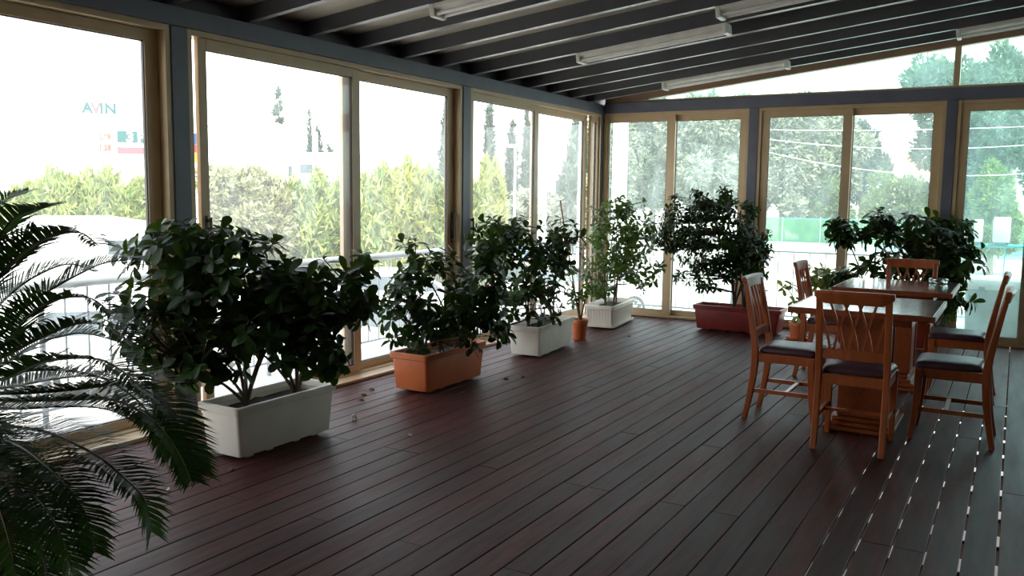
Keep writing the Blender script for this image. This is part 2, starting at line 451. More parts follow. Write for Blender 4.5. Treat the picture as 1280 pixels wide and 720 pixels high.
batten(-3.27, 4.57, 'fluorescent batten nearest the camera, cut by the top edge of the picture')
batten(-1.93, 6.13, 'fluorescent batten cut by the top edge, right of the middle batten')
batten(-3.27, 6.66, 'fluorescent batten wholly in view in the middle of the ceiling')
batten(-3.27, 8.67, 'fluorescent batten beside the left end of the sloping transom window')
batten(-.57, 8.67, 'fluorescent batten over the transom mullion at the right edge')

# ------------------------------------------------------------------ chairs
def lerp(a, b, t): return a + (b - a) * t
def make_chair():
    """faces +y, origin on the floor under the seat centre"""
    root = thing('dining_chair')
    wd, leather = MAT['chair'], MAT['leather']
    HW = .178
    def rear_y(z):
        if z < .43: return -.165 - .055 * ((.43 - z) / .43) ** 1.7
        return -.165 - .085 * ((z - .43) / .47) ** 1.15
    for s in (-1, 1):
        zs = [0, .07, .15, .25, .36, .45, .55, .66, .78, .875]
        ob('rear_post', MB().bar([(s * HW, rear_y(z), z) for z in zs], .034, [.030, .032, .035, .04, .042, .042, .038, .034, .03, .026], (0, 1, 0)), wd, root, bevel=.004)
        zs = [0, .06, .14, .24, .34, .425]
        ob('front_leg', MB().bar([(s * HW, .178 + .030 * ((.425 - z) / .425) ** 2.2, z) for z in zs], [.028, .030, .033, .037, .041, .043], [.028, .030, .033, .037, .041, .043], (0, 1, 0)), wd, root, bevel=.004)
    # aprons
    f = MB()
    f.box(-HW + .018, HW - .018, .165, .190, .372, .428); f.box(-HW + .017, HW - .017, -.178, -.153, .372, .428)
    for s in (-1, 1): f.box(s * HW - .013, s * HW + .013, -.148, .158, .372, .428)
    ob('seat_frame', f, wd, root, bevel=.003)
    # cushion
    c = MB(); rings = []
    def rr(w0, w1, y0, y1, z, r=.03, n=4):
        pts = []
        for (cx, cy, a0, hw) in ((1, 1, 0, w1), (-1, 1, 90, w1), (-1, -1, 180, w0), (1, -1, 270, w0)):
            px = cx * (hw - r); py = (y1 - r) if cy > 0 else (y0 + r)
            for k in range(n + 1):
                a = math.radians(a0 + 90 * k / n); pts.append((px + r * math.cos(a), py + r * math.sin(a), z))
        return pts
    for ins, z in ((.006, .428), (0, .436), (0, .448), (.012, .462), (.035, .470), (.09, .475)):
        rings.append(rr(.168 - ins, .192 - ins, -.150 + ins, .205 - ins, z))
    c.loft(rings)
    ob('seat', c, leather, root, smooth=True)
    # back: crest rail, lower rail, lattice
    def yb(z): return rear_y(z)
    cr_ = MB()
    pts = [(-.205, .002), (-.15, -.008), (-.07, -.014), (0, -.016), (.07, -.014), (.15, -.008), (.205, .002)]
    rings = []
    for px, dy in pts:
        top = .905 if abs(px) < .2 else .902
        bot = .832 if abs(px) < .18 else .868
        yt, yl = yb(.9) + dy, yb(bot) + dy
        rings.append([(px, yl - .011, bot), (px, yl + .013, bot), (px, yt + .016, top - .012), (px, yt + .008, top), (px, yt - .012, top), (px, yt - .018, top - .012)])
    cr_.loft(rings)
    ob('crest_rail', cr_, wd, root, bevel=.003)
    ob('lower_rail', MB().bar([(-HW + .015, yb(.545), .545), (0, yb(.545) - .008, .545), (HW - .015, yb(.545), .545)], .022, .055), wd, root, bevel=.003)
    nodes = [-.108, -.036, .036, .108]
    zb, zt = .570, .838
    for j in nodes:
        for s in (-1, 1):
            pth = []
            for k in range(7):
                t = k / 6; z = lerp(zb, zt, t)
                dx = s * .072 * (t ** 1.35)
                xx = max(-.165, min(.165, j + s * .010 + dx))
                pth.append((xx, yb(z) - .006 + s * .0035, z))
            ob('back_slat', MB().bar(pth, .013, .009, (0, 1, 0)), wd, root)
    # stretchers
    for s in (-1, 1):
        ob('side_stretcher', MB().bar([(s * HW, rear_y(.185) + .01, .185), (s * HW, .190, .185)], .018, .026), wd, root, bevel=.003)
    ob('cross_stretcher', MB().bar([(-HW + .008, .03, .185), (HW - .008, .03, .185)], .026, .018), wd, root, bevel=.003)
    return root
CH = [((-.735, 5.195), 0.0, 'wooden lattice-back chair with its back to the camera, at the near table'),
      ((-1.215, 5.65), -PI / 2, 'wooden lattice-back chair on the left side of the near table'),
      ((-.262, 5.69), PI / 2, 'wooden lattice-back chair on the right side of the near table'),
      ((-.290, 6.92), PI / 2, 'wooden lattice-back chair on the right side of the far table, half hidden'),
      ((-1.235, 7.18), -PI / 2, 'wooden lattice-back chair on the left side of the far table, before the small pot'),
      ((-.740, 7.74), PI, 'wooden lattice-back chair at the far end of the far table, facing the camera')]
chair0 = make_chair()
for i, (p, rz, lab) in enumerate(CH):
    c = chair0 if i == 0 else copy_tree(chair0)
    c.location = (p[0], p[1], 0); c.rotation_euler = (0, 0, rz)
    tag(c, lab, 'chair', 'lattice-back dining chairs')

# ------------------------------------------------------------------ tables
def make_table():
    root = thing('dining_table')
    w, d = .40, .45
    ob('tabletop', MB().box(-w + .012, w - .012, -d + .012, d - .012, .722, .756), MAT['tabletop'], root, bevel=.003)
    e = MB()
    e.box(-w, w, -d, -d + .012, .720, .7555); e.box(-w, w, d - .012, d, .720, .7555); e.box(-w, -w + .012, -d + .012, d - .012, .720, .7555); e.box(w - .012, w, -d + .012, d - .012, .720, .7555)
    ob('edge_strip', e, MAT['table'], root, bevel=.003)
    a = MB()
    a.box(-.27, .27, -.30, -.27, .665, .720); a.box(-.27, .27, .27, .30, .665, .720); a.box(-.27, -.24, -.27, .27, .665, .720); a.box(.24, .27, -.27, .27, .665, .720)
    ob('under_frame', a, MAT['table'], root, bevel=.003)
    ob('pedestal', MB().box(-.125, .125, -.17, .17, .113, .7195), MAT['table'], root, bevel=.006)
    for s in (-1, 1):
        ob('pedestal_moulding', MB().box(-.135, .135, s * .17 - .012, s * .17 + .012, .113, .7195), MAT['table'], root, bevel=.005)
    for i in range(4):
        ins = .024 * i
        ob('base_step', MB().box(-.20 + ins, .20 - ins, -.30 + ins, .30 - ins, .004 + .027 * i, .0285 + .027 * i), MAT['table'], root, bevel=.006)
    for sx in (-1, 1):
        for sy in (-1, 1):
            ob('foot_pad', MB().box(sx * .17 - .02, sx * .17 + .02, sy * .265 - .02, sy * .265 + .02, 0, .0042), MAT['black'], root)
    return root
tab0 = make_table()
tab0.location = (-.757, 5.745, 0)
tag(tab0, 'near wooden pedestal table with pale reflections on its dark top', 'table', 'pedestal tables')
tab1 = copy_tree(tab0); tab1.location = (-.755, 7.155, 0)
tag(tab1, 'far wooden pedestal table carrying the glass ashtray', 'table', 'pedestal tables')
ash = MB().lathe([(.045, 0), (.058, .002), (.066, .012), (.070, .036), (.064, .040), (.056, .034), (.050, .014), (.001, .012)], 28)
ob_ash = tag(ob('ashtray', ash, MAT['glassware'], smooth=True), 'clear glass ashtray on the far table', 'ashtray')
ob_ash.location = (-.50, 7.46, .7565)

# ------------------------------------------------------------------ planters
def rrect(hx, hy, z, r=.02, n=3):
    pts = []
    for (sx, sy, a0) in ((1, 1, 0), (-1, 1, 90), (-1, -1, 180), (1, -1, 270)):
        for k in range(n + 1):
            a = math.radians(a0 + 90 * k / n)
            pts.append((sx * (hx - r) + r * math.cos(a), sy * (hy - r) + r * math.sin(a), z))
    return pts
def trough(root, L, Wd, H, mat, ribs=False, tray=False, foot_h=.02):
    """long side along local y, tapered plastic trough with a turned rim, soil and feet"""
    hx, hy = Wd / 2, L / 2
    tx, ty = hx * .84, hy * .90
    z0 = foot_h
    b = MB()
    b.loft([rrect(tx, ty, z0), rrect(tx + .002, ty + .002, z0 + .006), rrect(lerp(tx, hx, .93) - .012, lerp(ty, hy, .93) - .012, H - .042),
            rrect(hx - .016, hy - .016, H - .03), rrect(hx - .03, hy - .03, H - .03), rrect(lerp(tx, hx, .6) - .02, lerp(ty, hy, .6) - .02, H * .45)])
    body = ob('planter', b, mat, root, smooth=True)
    r = MB()
    r.loft([rrect(hx - .012, hy - .012, H - .045, .022), rrect(hx, hy, H - .040, .024), rrect(hx + .002, hy + .002, H - .006, .024), rrect(hx - .003, hy - .003, H, .022),
            rrect(hx - .017, hy - .017, H, .018), rrect(hx - .02, hy - .02, H - .008, .018), rrect(hx - .024, hy - .024, H - .04, .018)], caps=False)
    ob('rim', r, mat, body, smooth=True)
    s = MB()
    n = 9; m_ = 13
    rs = random.Random(int(L * 1000))
    g = [[((i / (n - 1) - .5) * 2 * (hx - .026), (j / (m_ - 1) - .5) * 2 * (hy - .026), H - .055 + rs.uniform(-.01, .012)) for i in range(n)] for j in range(m_)]
    s.add([p for row in g for p in row], [(j * n + i, j * n + i + 1, (j + 1) * n + i + 1, (j + 1) * n + i) for j in range(m_ - 1) for i in range(n - 1)])
    ob('soil', s, MAT['soil'], body, smooth=True)
    if ribs:
        k = int(2 * ty / .03)
        for i in range(k):
            yy = (i + .5) / k * 2 - 1
            for sx in (-1, 1):
                p0 = (sx * (tx + .001), yy * ty * .96, z0 + .02); p1 = (sx * (lerp(tx, hx, .9) - .010), yy * hy * .92, H - .05)
                ob('rib', MB().bar([p0, p1], .012, .006, (1, 0, 0)), mat, body)
        k = int(2 * tx / .03)
        for i in range(k):
            xx = (i + .5) / k * 2 - 1
            for sy in (-1, 1):
                ob('rib', MB().bar([(xx * tx * .94, sy * (ty + .001), z0 + .02), (xx * hx * .88, sy * (lerp(ty, hy, .9) - .010), H - .05)], .012, .006, (0, 1, 0)), mat, body)
    if tray:
        t = MB(); t.loft([rrect(tx + .004, ty + .004, .012), rrect(tx + .022, ty + .022, .016), rrect(tx + .026, ty + .026, .036), rrect(tx + .018, ty + .018, .036), rrect(tx + .012, ty + .012, .02)])
        ob('drip_tray', t, mat, body, smooth=True)
    for sx in (-1, 1):
        for sy in (-.72, -.3, .3, .72):
            ob('foot', MB().box(sx * tx * .62 - .018, sx * tx * .62 + .018, sy * ty - .022, sy * ty + .022, 0, foot_h + .001), mat, body)
    return H - .05
def round_pot(root, r, h, mat, saucer=False):
    z = .012 if saucer else 0
    b = MB().lathe([(r * .72, z), (r * .74, z + .006), (r * .93, h * .80), (r * 1.0, h * .80), (r * 1.02, h * .97), (r * .99, h), (r * .92, h), (r * .88, h * .86)], 28, caps=True)
    body = ob('pot', b, mat, root, smooth=True)
    ob('soil', MB().lathe([(r * .915, h * .90), (r * .6, h * .905), (r * .2, h * .91)], 20), MAT['soil'], body, smooth=True)
    if saucer:
        ob('saucer', MB().lathe([(r * .85, 0), (r * 1.12, .004), (r * 1.22, .026), (r * 1.18, .028), (r * 1.06, .012), (r * .4, .011)], 28), mat, body, smooth=True)
    return h * .90

# ------------------------------------------------------------------ leaves and shrubs
def leaf_shape(width=.40, curl=.16, fold=.10, tip=.30):
    """unit leaf along +y with a folded midrib"""
    st = [(0, .0), (.2, .24), (.45, .43), (.70, .5), (.90, .34), (1.0, 0)]
    v, f = [], []
    mid, lef, rig = [], [], []
    for t, w in st:
        z = -curl * t * t
        mid.append(len(v)); v.append((0, t, z))
        if 0 < w:
            lef.append(len(v)); v.append((-w * width, t - .01, z + fold * w)); rig.append(len(v)); v.append((w * width, t - .01, z + fold * w))
        else:
            lef.append(None); rig.append(None)
    for k in range(len(st) - 1):
        for side, flip in ((lef, False), (rig, True)):
            q = [mid[k], mid[k + 1], side[k + 1], side[k]]
            q = [i for i in q if i is not None]
            q = q[::-1] if flip else q
            f.append(tuple(q))
    return v, f
LEAFV = [leaf_shape(.50, .08, .12), leaf_shape(.46, .20, .18), leaf_shape(.54, .32, .08)]
VR = Vector((.865, .502, 0)); VF = Vector((-.502, .865, 0))     # long axes of the crowns
def bez(p0, p1, p2, n=5):
    return [p0 * (1 - t) ** 2 + p1 * 2 * t * (1 - t) + p2 * t * t for t in [k / n for k in range(n + 1)]]
def shrub(root, stems, blobs, tips, per, leaf_len, mat, seed, singles=300, elong=1.0, sag=.16, spread=1.0, keep=None, twig=.0032, stem_r=.010, mats=None):
    """stems: world base points; blobs: (centre, half width, half depth, half height, weight). Leaves sit in whorls at twig ends."""
    rg = random.Random(seed)
    O = Vector(root.location)
    inv = Matrix.Rotation(-root.rotation_euler.z, 4, 'Z') @ Matrix.Translation(-O)
    stems = [Vector(s) for s in stems]
    tot = sum(b[4] for b in blobs)
    # main stems rise to the middle of the crown
    sm = [MB() for _ in stems]
    nodes = []
    for i, s in enumerate(stems):
        mine = [b for k, b in enumerate(blobs) if k % len(stems) == i] or blobs
        mine = sorted(blobs, key=lambda b: (Vector(b[0]) - s).to_2d().length)[:max(2, (len(blobs) + len(stems) - 1) // len(stems))]
        for b in mine:
            c = Vector(b[0])
            p1 = s + Vector(((c.x - s.x) * .25 + rg.uniform(-.03, .03), (c.y - s.y) * .25 + rg.uniform(-.03, .03), (c.z - s.z) * .6))
            path = bez(s, p1, c, 7)
            sm[i].tube([inv @ p for p in path], [stem_r * (1 - .6 * k / 7) for k in range(8)], 6)
            nodes += [(p, i) for p in path[2:]]
    leaves = []
    for _ in range(tips):
        r_ = rg.uniform(0, tot)
        for b in blobs:
            r_ -= b[4]
            if r_ <= 0: break
        c = Vector(b[0])
        while True:
            q = Vector((rg.uniform(-1, 1), rg.uniform(-1, 1), rg.uniform(-1, 1)))
            if .25 < q.length < 1: break
        q = q.normalized() * (q.length ** .55)
        p = c + VR * (q.x * b[1]) + VF * (q.y * b[2]) + Vector((0, 0, q.z * b[3]))
        if keep: p = keep(p)
        below = [nd for nd in nodes if nd[0].z < p.z + .06] or nodes
        nd = min(below, key=lambda a: (a[0] - p).length + .3 * max(0, a[0].z - p.z + .05))
        mid = nd[0].lerp(p, .55) + Vector((0, 0, -.02 + .03 * rg.random()))
        path = bez(nd[0], mid, p, 4)
        sm[nd[1]].tube([inv @ a for a in path], [twig * 1.5, twig * 1.3, twig * 1.15, twig, twig * .8], 4, caps=False)
        ax = (path[-1] - path[-2]).normalized()
        ax = (ax * .7 + Vector((rg.uniform(-.5, .5), rg.uniform(-.5, .5), .45 + rg.uniform(-.4, .3))) + VR * (q.x * .45) + VF * (q.y * .45) + Vector((0, 0, q.z * .4))).normalized()
        a = ax.orthogonal().normalized(); b_ = ax.cross(a)
        a0 = rg.uniform(0, 6.28)
        k = per + rg.choice((-1, 0, 0, 1))
        for j in range(k):
            az = a0 + j * 2.4
            el = math.radians(rg.uniform(5, 55) * (1 - j / k) + rg.uniform(-25, 5) * (j / k)) * spread
            d = (a * math.cos(az) + b_ * math.sin(az)) * math.cos(el) + ax * math.sin(el)
            d = (d + Vector((0, 0, -sag * rg.uniform(.3, 1.5)))).normalized()
            up = ax + Vector((rg.uniform(-.3, .3), rg.uniform(-.3, .3), .5))
            zz = (up - d * up.dot(d)).normalized()
            xx = d.cross(zz)
            L = leaf_len * rg.uniform(.7, 1.15)
            st = p - ax * (leaf_len * .45 * j / k)
            if keep and (keep(st + d * L) - (st + d * L)).length > 1e-6:
                continue
            M = Matrix(((xx.x * L * elong, d.x * L, zz.x * L, st.x), (xx.y * L * elong, d.y * L, zz.y * L, st.y), (xx.z * L * elong, d.z * L, zz.z * L, st.z), (0, 0, 0, 1)))
            leaves.append((nd[1], inv @ M, (st - Vector((0, 0, 1.4))).length, rg.randrange(3)))
    parts = [ob('stem', m_, MAT['bark'], root, smooth=True) for m_ in sm]
    leaves.sort(key=lambda t: t[2])
    mesh3 = []
    for v, f in LEAFV:
        me = bpy.data.meshes.new('leaf'); me.from_pydata(v, [], f); me.materials.append(mat)
        me.polygons.foreach_set('use_smooth', [True] * len(me.polygons)); mesh3.append(me)
    pick = leaves[:singles]; rest = leaves[singles:]
    for i, M, _, kd in pick:
        o = bpy.data.objects.new('leaf', mesh3[kd]); COL.objects.link(o); o.parent = parts[i]; o.matrix_local = M
    if rest:
        fb = MB()
        for i, M, _, kd in rest:
            v, f = LEAFV[kd]
            fb.add([M @ Vector(q) for q in v], f)
        ob('foliage', fb, mat, root, smooth=False, kind='stuff').data.polygons.foreach_set('use_smooth', [True] * len(fb.f))
    return parts
def clampx(p):
    q = p.copy(); q.x = max(q.x, -4.19); q.z = max(q.z, .06); return q
def clampy(p):
    q = p.copy(); q.y = min(q.y, 9.42); q.x = max(q.x, -4.19); return q
def B(c, d, px, py, dep, w=None):
    """crown lobe from its centre, viewing distance and apparent size"""
    return (c, px / 1085 * d, dep, py / 1085 * d, w if w else px * py)

# A: white trough in the left foreground
rA = thing('potted_shrub', (-3.545, 3.445, 0), 0, 'nearest white trough with a big dark leafy shrub, beside the palm fronds', 'potted plant', 'potted shrubs along the glazing')
trough(rA, .76, .305, .29, MAT['pot_white'])
shrub(rA, [(-3.58, 3.30, .235), (-3.52, 3.62, .235)],
      [B((-3.867, 3.056, 0.992), 4.6, 62, 62, .22), B((-3.580, 3.274, 0.937), 4.65, 75, 62, .25), B((-3.347, 3.574, 0.866), 4.8, 75, 45, .25), B((-3.521, 3.210, 0.618), 4.6, 95, 42, .22),
       B((-3.805, 2.936, 0.671), 4.5, 52, 52, .18), B((-3.735, 3.013, 0.498), 4.55, 26, 30, .1), B((-3.223, 3.834, 0.975), 4.95, 24, 30, .14), B((-3.132, 3.428, 0.560), 4.6, 28, 26, .1), B((-3.417, 3.398, 0.711), 4.7, 80, 45, .2), B((-3.819, 3.218, 1.136), 4.7, 70, 30, .2, 1500), B((-3.557, 3.002, 0.519), 4.45, 45, 25, .12), B((-3.994, 2.844, 0.813), 4.5, 25, 28, .12), B((-3.220, 3.759, 0.821), 4.9, 35, 35, .15)],
      350, 7, .098, MAT['leaf'], 11, keep=clampx)
# B: terracotta coloured trough
rB = thing('potted_shrub', (-3.63, 5.215, 0), 0, 'orange trough with a dark leafy shrub, second from the palm', 'potted plant', 'potted shrubs along the glazing')
trough(rB, .79, .33, .285, MAT['pot_orange'])
shrub(rB, [(-3.66, 5.05, .235), (-3.6, 5.38, .235)],
      [B((-3.539, 5.185, 0.694), 6.3, 70, 55, .25), B((-3.753, 5.086, 0.893), 6.3, 35, 34, .2), B((-3.376, 5.394, 0.686), 6.4, 42, 45, .22), B((-3.722, 4.828, 0.544), 6.1, 30, 42, .15), B((-3.411, 5.524, 0.955), 6.5, 30, 28, .2),
       B((-3.454, 4.963, 0.380), 6.1, 50, 20, .12), B((-3.109, 5.284, 0.426), 6.2, 18, 22, .1)],
      210, 6, .090, MAT['leaf'], 12, keep=clampx)
# C: white trough in the middle
rC = thing('potted_shrub', (-3.655, 6.87, 0), math.radians(5), 'white trough with a dark leafy shrub, between the orange trough and the small round pot', 'potted plant', 'potted shrubs along the glazing')
trough(rC, .84, .32, .275, MAT['pot_white'])
shrub(rC, [(-3.68, 6.65, .225), (-3.64, 7.05, .225)],
      [B((-3.780, 6.689, 0.827), 7.7, 52, 48, .28), B((-3.983, 6.475, 0.991), 7.6, 30, 32, .2), B((-3.566, 7.062, 0.961), 7.9, 30, 36, .22), B((-3.588, 6.644, 0.509), 7.6, 42, 32, .2), B((-3.891, 6.776, 1.105), 7.8, 36, 14, .2), B((-3.732, 6.206, 0.453), 7.3, 22, 28, .12)],
      210, 6, .088, MAT['leaf'], 13, keep=clampx)
# small round pot with a cane
rP = thing('potted_plant', (-3.645, 7.63, 0), 0, 'small round orange pot with a leaning cane stake, between two white troughs', 'potted plant')
zs_ = round_pot(rP, .082, .20, MAT['pot_orange'])
shrub(rP, [(-3.64, 7.63, .17)], [B((-3.657, 7.588, 0.468), 8.45, 16, 22, .1), B((-3.734, 7.562, 0.622), 8.45, 12, 18, .08), B((-3.556, 7.660, 0.586), 8.45, 10, 14, .08)], 16, 5, .07, MAT['leaf_light'], 14, singles=90, keep=clampx)
ob('cane_stake', MB().tube([(-.0, .01, .12), (-0.203, -0.078, 1.356)], [.009, .008], 7), MAT['cane'], rP, smooth=True)
# D: ribbed white trough in the corner
rD = thing('potted_shrub', (-3.81, 8.735, 0), math.radians(7), 'ribbed white trough in the glazed corner with an airy light green shrub', 'potted plant', 'potted shrubs along the glazing')
trough(rD, .84, .33, .25, MAT['pot_white'], ribs=True, tray=True)
shrub(rD, [(-3.82, 8.62, .2), (-3.79, 8.78, .2), (-3.82, 8.92, .2)],
      [B((-3.684, 8.733, 0.929), 9.4, 44, 46, .3), B((-3.877, 8.524, 1.084), 9.3, 18, 28, .2), B((-3.404, 8.628, 0.647), 9.2, 26, 28, .25), B((-3.767, 8.291, 0.566), 9.1, 22, 26, .2), B((-3.753, 8.738, 1.290), 9.4, 22, 12, .2), B((-3.566, 8.818, 1.060), 9.4, 25, 40, .2)],
      230, 5, .080, MAT['leaf_light'], 15, singles=0, keep=clampy)
# E: dark red trough under the back window
rE = thing('potted_shrub', (-2.465, 9.03, 0), PI / 2, 'dark red trough with a dense round-headed shrub under the back window', 'potted plant', 'potted shrubs along the glazing')
trough(rE, .92, .32, .27, MAT['pot_red'], tray=False, foot_h=.02)
shrub(rE, [(-2.52, 9.02, .215), (-2.42, 9.04, .215)],
      [B((-2.727, 8.774, 1.004), 8.95, 62, 44, .28), B((-2.415, 8.931, 0.820), 8.95, 30, 32, .25), B((-3.054, 8.597, 1.106), 8.95, 22, 30, .2), B((-2.661, 8.850, 1.308), 8.95, 45, 12, .22), B((-2.263, 9.002, 0.682), 8.95, 10, 34, .1), B((-2.760, 8.709, 0.634), 8.95, 40, 22, .2, 600), B((-2.895, 8.726, 1.403), 8.95, 8, 10, .08, 110), B((-2.625, 8.885, 1.424), 8.95, 8, 12, .08, 110), B((-3.077, 8.614, 1.352), 8.95, 8, 10, .08, 100), B((-3.171, 8.521, 1.038), 8.95, 8, 20, .1, 150), B((-2.211, 9.069, 0.970), 8.95, 8, 16, .08, 100), B((-2.390, 9.007, 1.312), 8.95, 10, 10, .08, 100)],
      600, 6, .066, MAT['leaf'], 16, singles=0, keep=clampy, elong=.85)
# small pot with variegated leaves behind the far chair
rQ = thing('potted_plant', (-1.82, 8.86, 0), 0, 'small red pot on a saucer with yellowish variegated leaves, left of the far table', 'potted plant')
round_pot(rQ, .098, .175, MAT['pot_orange'], saucer=True)
shrub(rQ, [(-1.82, 8.86, .155)], [B((-1.814, 8.824, 0.424), 8.6, 16, 24, .14), B((-1.515, 9.017, 0.586), 8.6, 24, 18, .15), B((-1.677, 8.930, 0.639), 8.6, 20, 16, .12), B((-1.921, 8.771, 0.501), 8.6, 10, 14, .1)], 40, 6, .085, MAT['leaf_yellow'], 17, singles=240, keep=clampy)
# F: big-leaved shrub behind the tables
rF = thing('potted_shrub', (-1.05, 8.86, 0), PI / 2, 'dark red trough with a broad large-leaved shrub behind the far table', 'potted plant', 'potted shrubs along the glazing')
trough(rF, .82, .32, .27, MAT['pot_red'])
shrub(rF, [(-1.15, 8.86, .215), (-.95, 8.86, .215), (-.8, 8.86, .215)],
      [B((-1.448, 8.771, 1.101), 8.3, 18, 16, .15, 700), B((-1.145, 8.950, 1.128), 8.3, 24, 22, .18), B((-0.799, 9.146, 1.095), 8.3, 38, 28, .22), B((-0.525, 9.185, 1.065), 8.2, 28, 24, .2), B((-0.672, 9.067, 0.800), 8.2, 42, 26, .2), B((-0.371, 9.016, 0.855), 8.0, 20, 24, .14),
       B((-0.389, 9.084, 0.551), 8.1, 14, 24, .12), B((-1.044, 8.966, 0.787), 8.3, 36, 20, .2), B((-1.381, 8.867, 0.621), 8.4, 24, 14, .14), B((-0.559, 9.206, 0.452), 8.3, 22, 26, .15)],
      200, 7, .115, MAT['leaf'], 18, keep=clampy, sag=.45, elong=.9)

# ------------------------------------------------------------------ sago palm in the left foreground
FRONDS = [[[-3.083, 1.517, 0.855], [-2.893, 1.545, 1.131], [-2.783, 1.566, 1.253], [-2.691, 1.569, 1.313], [-2.508, 1.563, 1.349]], [[-3.123, 1.548, 0.818], [-2.916, 1.578, 1.036], [-2.813, 1.592, 1.138], [-2.64, 1.587, 1.225], [-2.536, 1.594, 1.26], [-2.425, 1.602, 1.271], [-2.329, 1.595, 1.237]], [[-3.173, 1.571, 0.767], [-3.014, 1.678, 0.893], [-2.941, 1.733, 0.996], [-2.864, 1.786, 1.061], [-2.835, 1.866, 1.106], [-2.803, 1.948, 1.142], [-2.741, 2.043, 1.151]], [[-3.172, 1.569, 0.754], [-2.911, 1.619, 0.868], [-2.743, 1.614, 0.985], [-2.623, 1.633, 1.049], [-2.483, 1.658, 1.066], [-2.371, 1.66, 1.025]], [[-3.171, 1.568, 0.74], [-3.107, 1.725, 0.769], [-3.113, 1.845, 0.823], [-3.063, 1.936, 0.854], [-3.029, 2.013, 0.856], [-3.008, 2.136, 0.807]], [[-3.17, 1.567, 0.726], [-2.804, 1.554, 0.786], [-2.535, 1.547, 0.877], [-2.32, 1.559, 0.907], [-2.207, 1.564, 0.886], [-2.104, 1.56, 0.843]], [[-3.17, 1.566, 0.712], [-2.851, 1.578, 0.731], [-2.534, 1.593, 0.778], [-2.238, 1.597, 0.831], [-2.101, 1.614, 0.8], [-1.99, 1.609, 0.712], [-1.909, 1.588, 0.623]], [[-3.169, 1.565, 0.699], [-3.048, 1.685, 0.633], [-2.905, 1.825, 0.629], [-2.806, 1.938, 0.607], [-2.734, 2.028, 0.529]], [[-3.169, 1.565, 0.699], [-2.795, 1.543, 0.65], [-2.577, 1.553, 0.651], [-2.405, 1.535, 0.647], [-2.238, 1.514, 0.631], [-2.133, 1.512, 0.593], [-2.038, 1.504, 0.551], [-2.015, 1.506, 0.463]], [[-3.074, 1.505, 0.709], [-2.655, 1.393, 0.662], [-2.438, 1.34, 0.634], [-2.281, 1.312, 0.608], [-2.121, 1.283, 0.564], [-2.028, 1.269, 0.486], [-2.01, 1.272, 0.426]], [[-3.085, 1.498, 0.708], [-2.57, 1.325, 0.656], [-2.302, 1.241, 0.601], [-2.16, 1.197, 0.525], [-2.083, 1.172, 0.427]], [[-3.206, 1.546, 0.726], [-3.27, 1.658, 0.988], [-3.327, 1.769, 1.21], [-3.347, 1.889, 1.341], [-3.357, 2.006, 1.388]], [[-3.206, 1.546, 0.726], [-3.439, 1.553, 0.929], [-3.687, 1.541, 1.058], [-3.96, 1.498, 1.045]], [[-3.204, 1.544, 0.698], [-3.358, 1.451, 0.668], [-3.542, 1.331, 0.556], [-3.649, 1.244, 0.45]], [[-3.205, 1.545, 0.712], [-3.621, 1.65, 0.687], [-3.9, 1.70, 0.64], [-4.12, 1.74, 0.52]], [[-3.177, 1.567, 0.754], [-3.115, 1.682, 0.926], [-3.099, 1.761, 1.019], [-3.066, 1.847, 1.086], [-3.015, 1.939, 1.126], [-2.97, 2.019, 1.094]], [[-3.175, 1.564, 0.726], [-2.909, 1.616, 0.836], [-2.76, 1.653, 0.907], [-2.603, 1.693, 0.969], [-2.469, 1.713, 0.97], [-2.356, 1.715, 0.924]], [[-3.174, 1.563, 0.712], [-2.955, 1.639, 0.772], [-2.768, 1.693, 0.801], [-2.537, 1.711, 0.803], [-2.346, 1.701, 0.764], [-2.191, 1.667, 0.705], [-2.108, 1.646, 0.625]], [[-3.174, 1.562, 0.704], [-2.7, 1.493, 0.746], [-2.455, 1.522, 0.772], [-2.221, 1.545, 0.799], [-2.033, 1.534, 0.769], [-1.925, 1.529, 0.697], [-1.85, 1.507, 0.639]], [[-3.13, 1.53, 0.705], [-2.733, 1.456, 0.597], [-2.553, 1.436, 0.533], [-2.399, 1.4, 0.464], [-2.313, 1.379, 0.359], [-2.251, 1.348, 0.293]], [[-3.126, 1.543, 0.791], [-2.999, 1.582, 0.989], [-2.949, 1.626, 1.109], [-2.848, 1.639, 1.206], [-2.783, 1.683, 1.26], [-2.678, 1.686, 1.263]], [[-3.068, 1.51, 0.722], [-2.614, 1.418, 0.675], [-2.372, 1.382, 0.662], [-2.195, 1.363, 0.618], [-2.088, 1.358, 0.551], [-2.013, 1.334, 0.467]], [[-3.174, 1.563, 0.712], [-3.152, 1.746, 0.68], [-3.147, 1.923, 0.679], [-3.108, 2.062, 0.674], [-3.085, 2.184, 0.623], [-3.069, 2.299, 0.536]]]
pc = Vector((-3.15, 1.55, .70))
rS = thing('sago_palm', (-3.15, 1.55, 0), 0, 'sago palm with long arching feather fronds at the left edge', 'palm')
O_ = Vector((-3.15, 1.55, 0))
ob('pot', MB().lathe([(.17, 0), (.18, .01), (.235, .30), (.25, .30), (.255, .35), (.24, .35), (.225, .31), (.05, .31)], 32), MAT['pot_orange'], rS, smooth=True)
tr_ = MB().lathe([(.085, .30), (.10, .40), (.095, .52), (.10, .60), (.07, .69), (.02, .73)], 18)
ob('trunk', tr_, MAT['bark'], rS, smooth=True)
def catmull(P, n):
    P = [Vector(p) for p in P]; P = [P[0] * 2 - P[1]] + P + [P[-1] * 2 - P[-2]]
    out = []
    for i in range(1, len(P) - 2):
        for k in range(n):
            t = k / n
            out.append(.5 * ((2 * P[i]) + (P[i + 1] - P[i - 1]) * t + (2 * P[i - 1] - 5 * P[i] + 4 * P[i + 1] - P[i + 2]) * t * t + (-P[i - 1] + 3 * P[i] - 3 * P[i + 1] + P[i + 2]) * t ** 3))
    return out + [P[-2]]
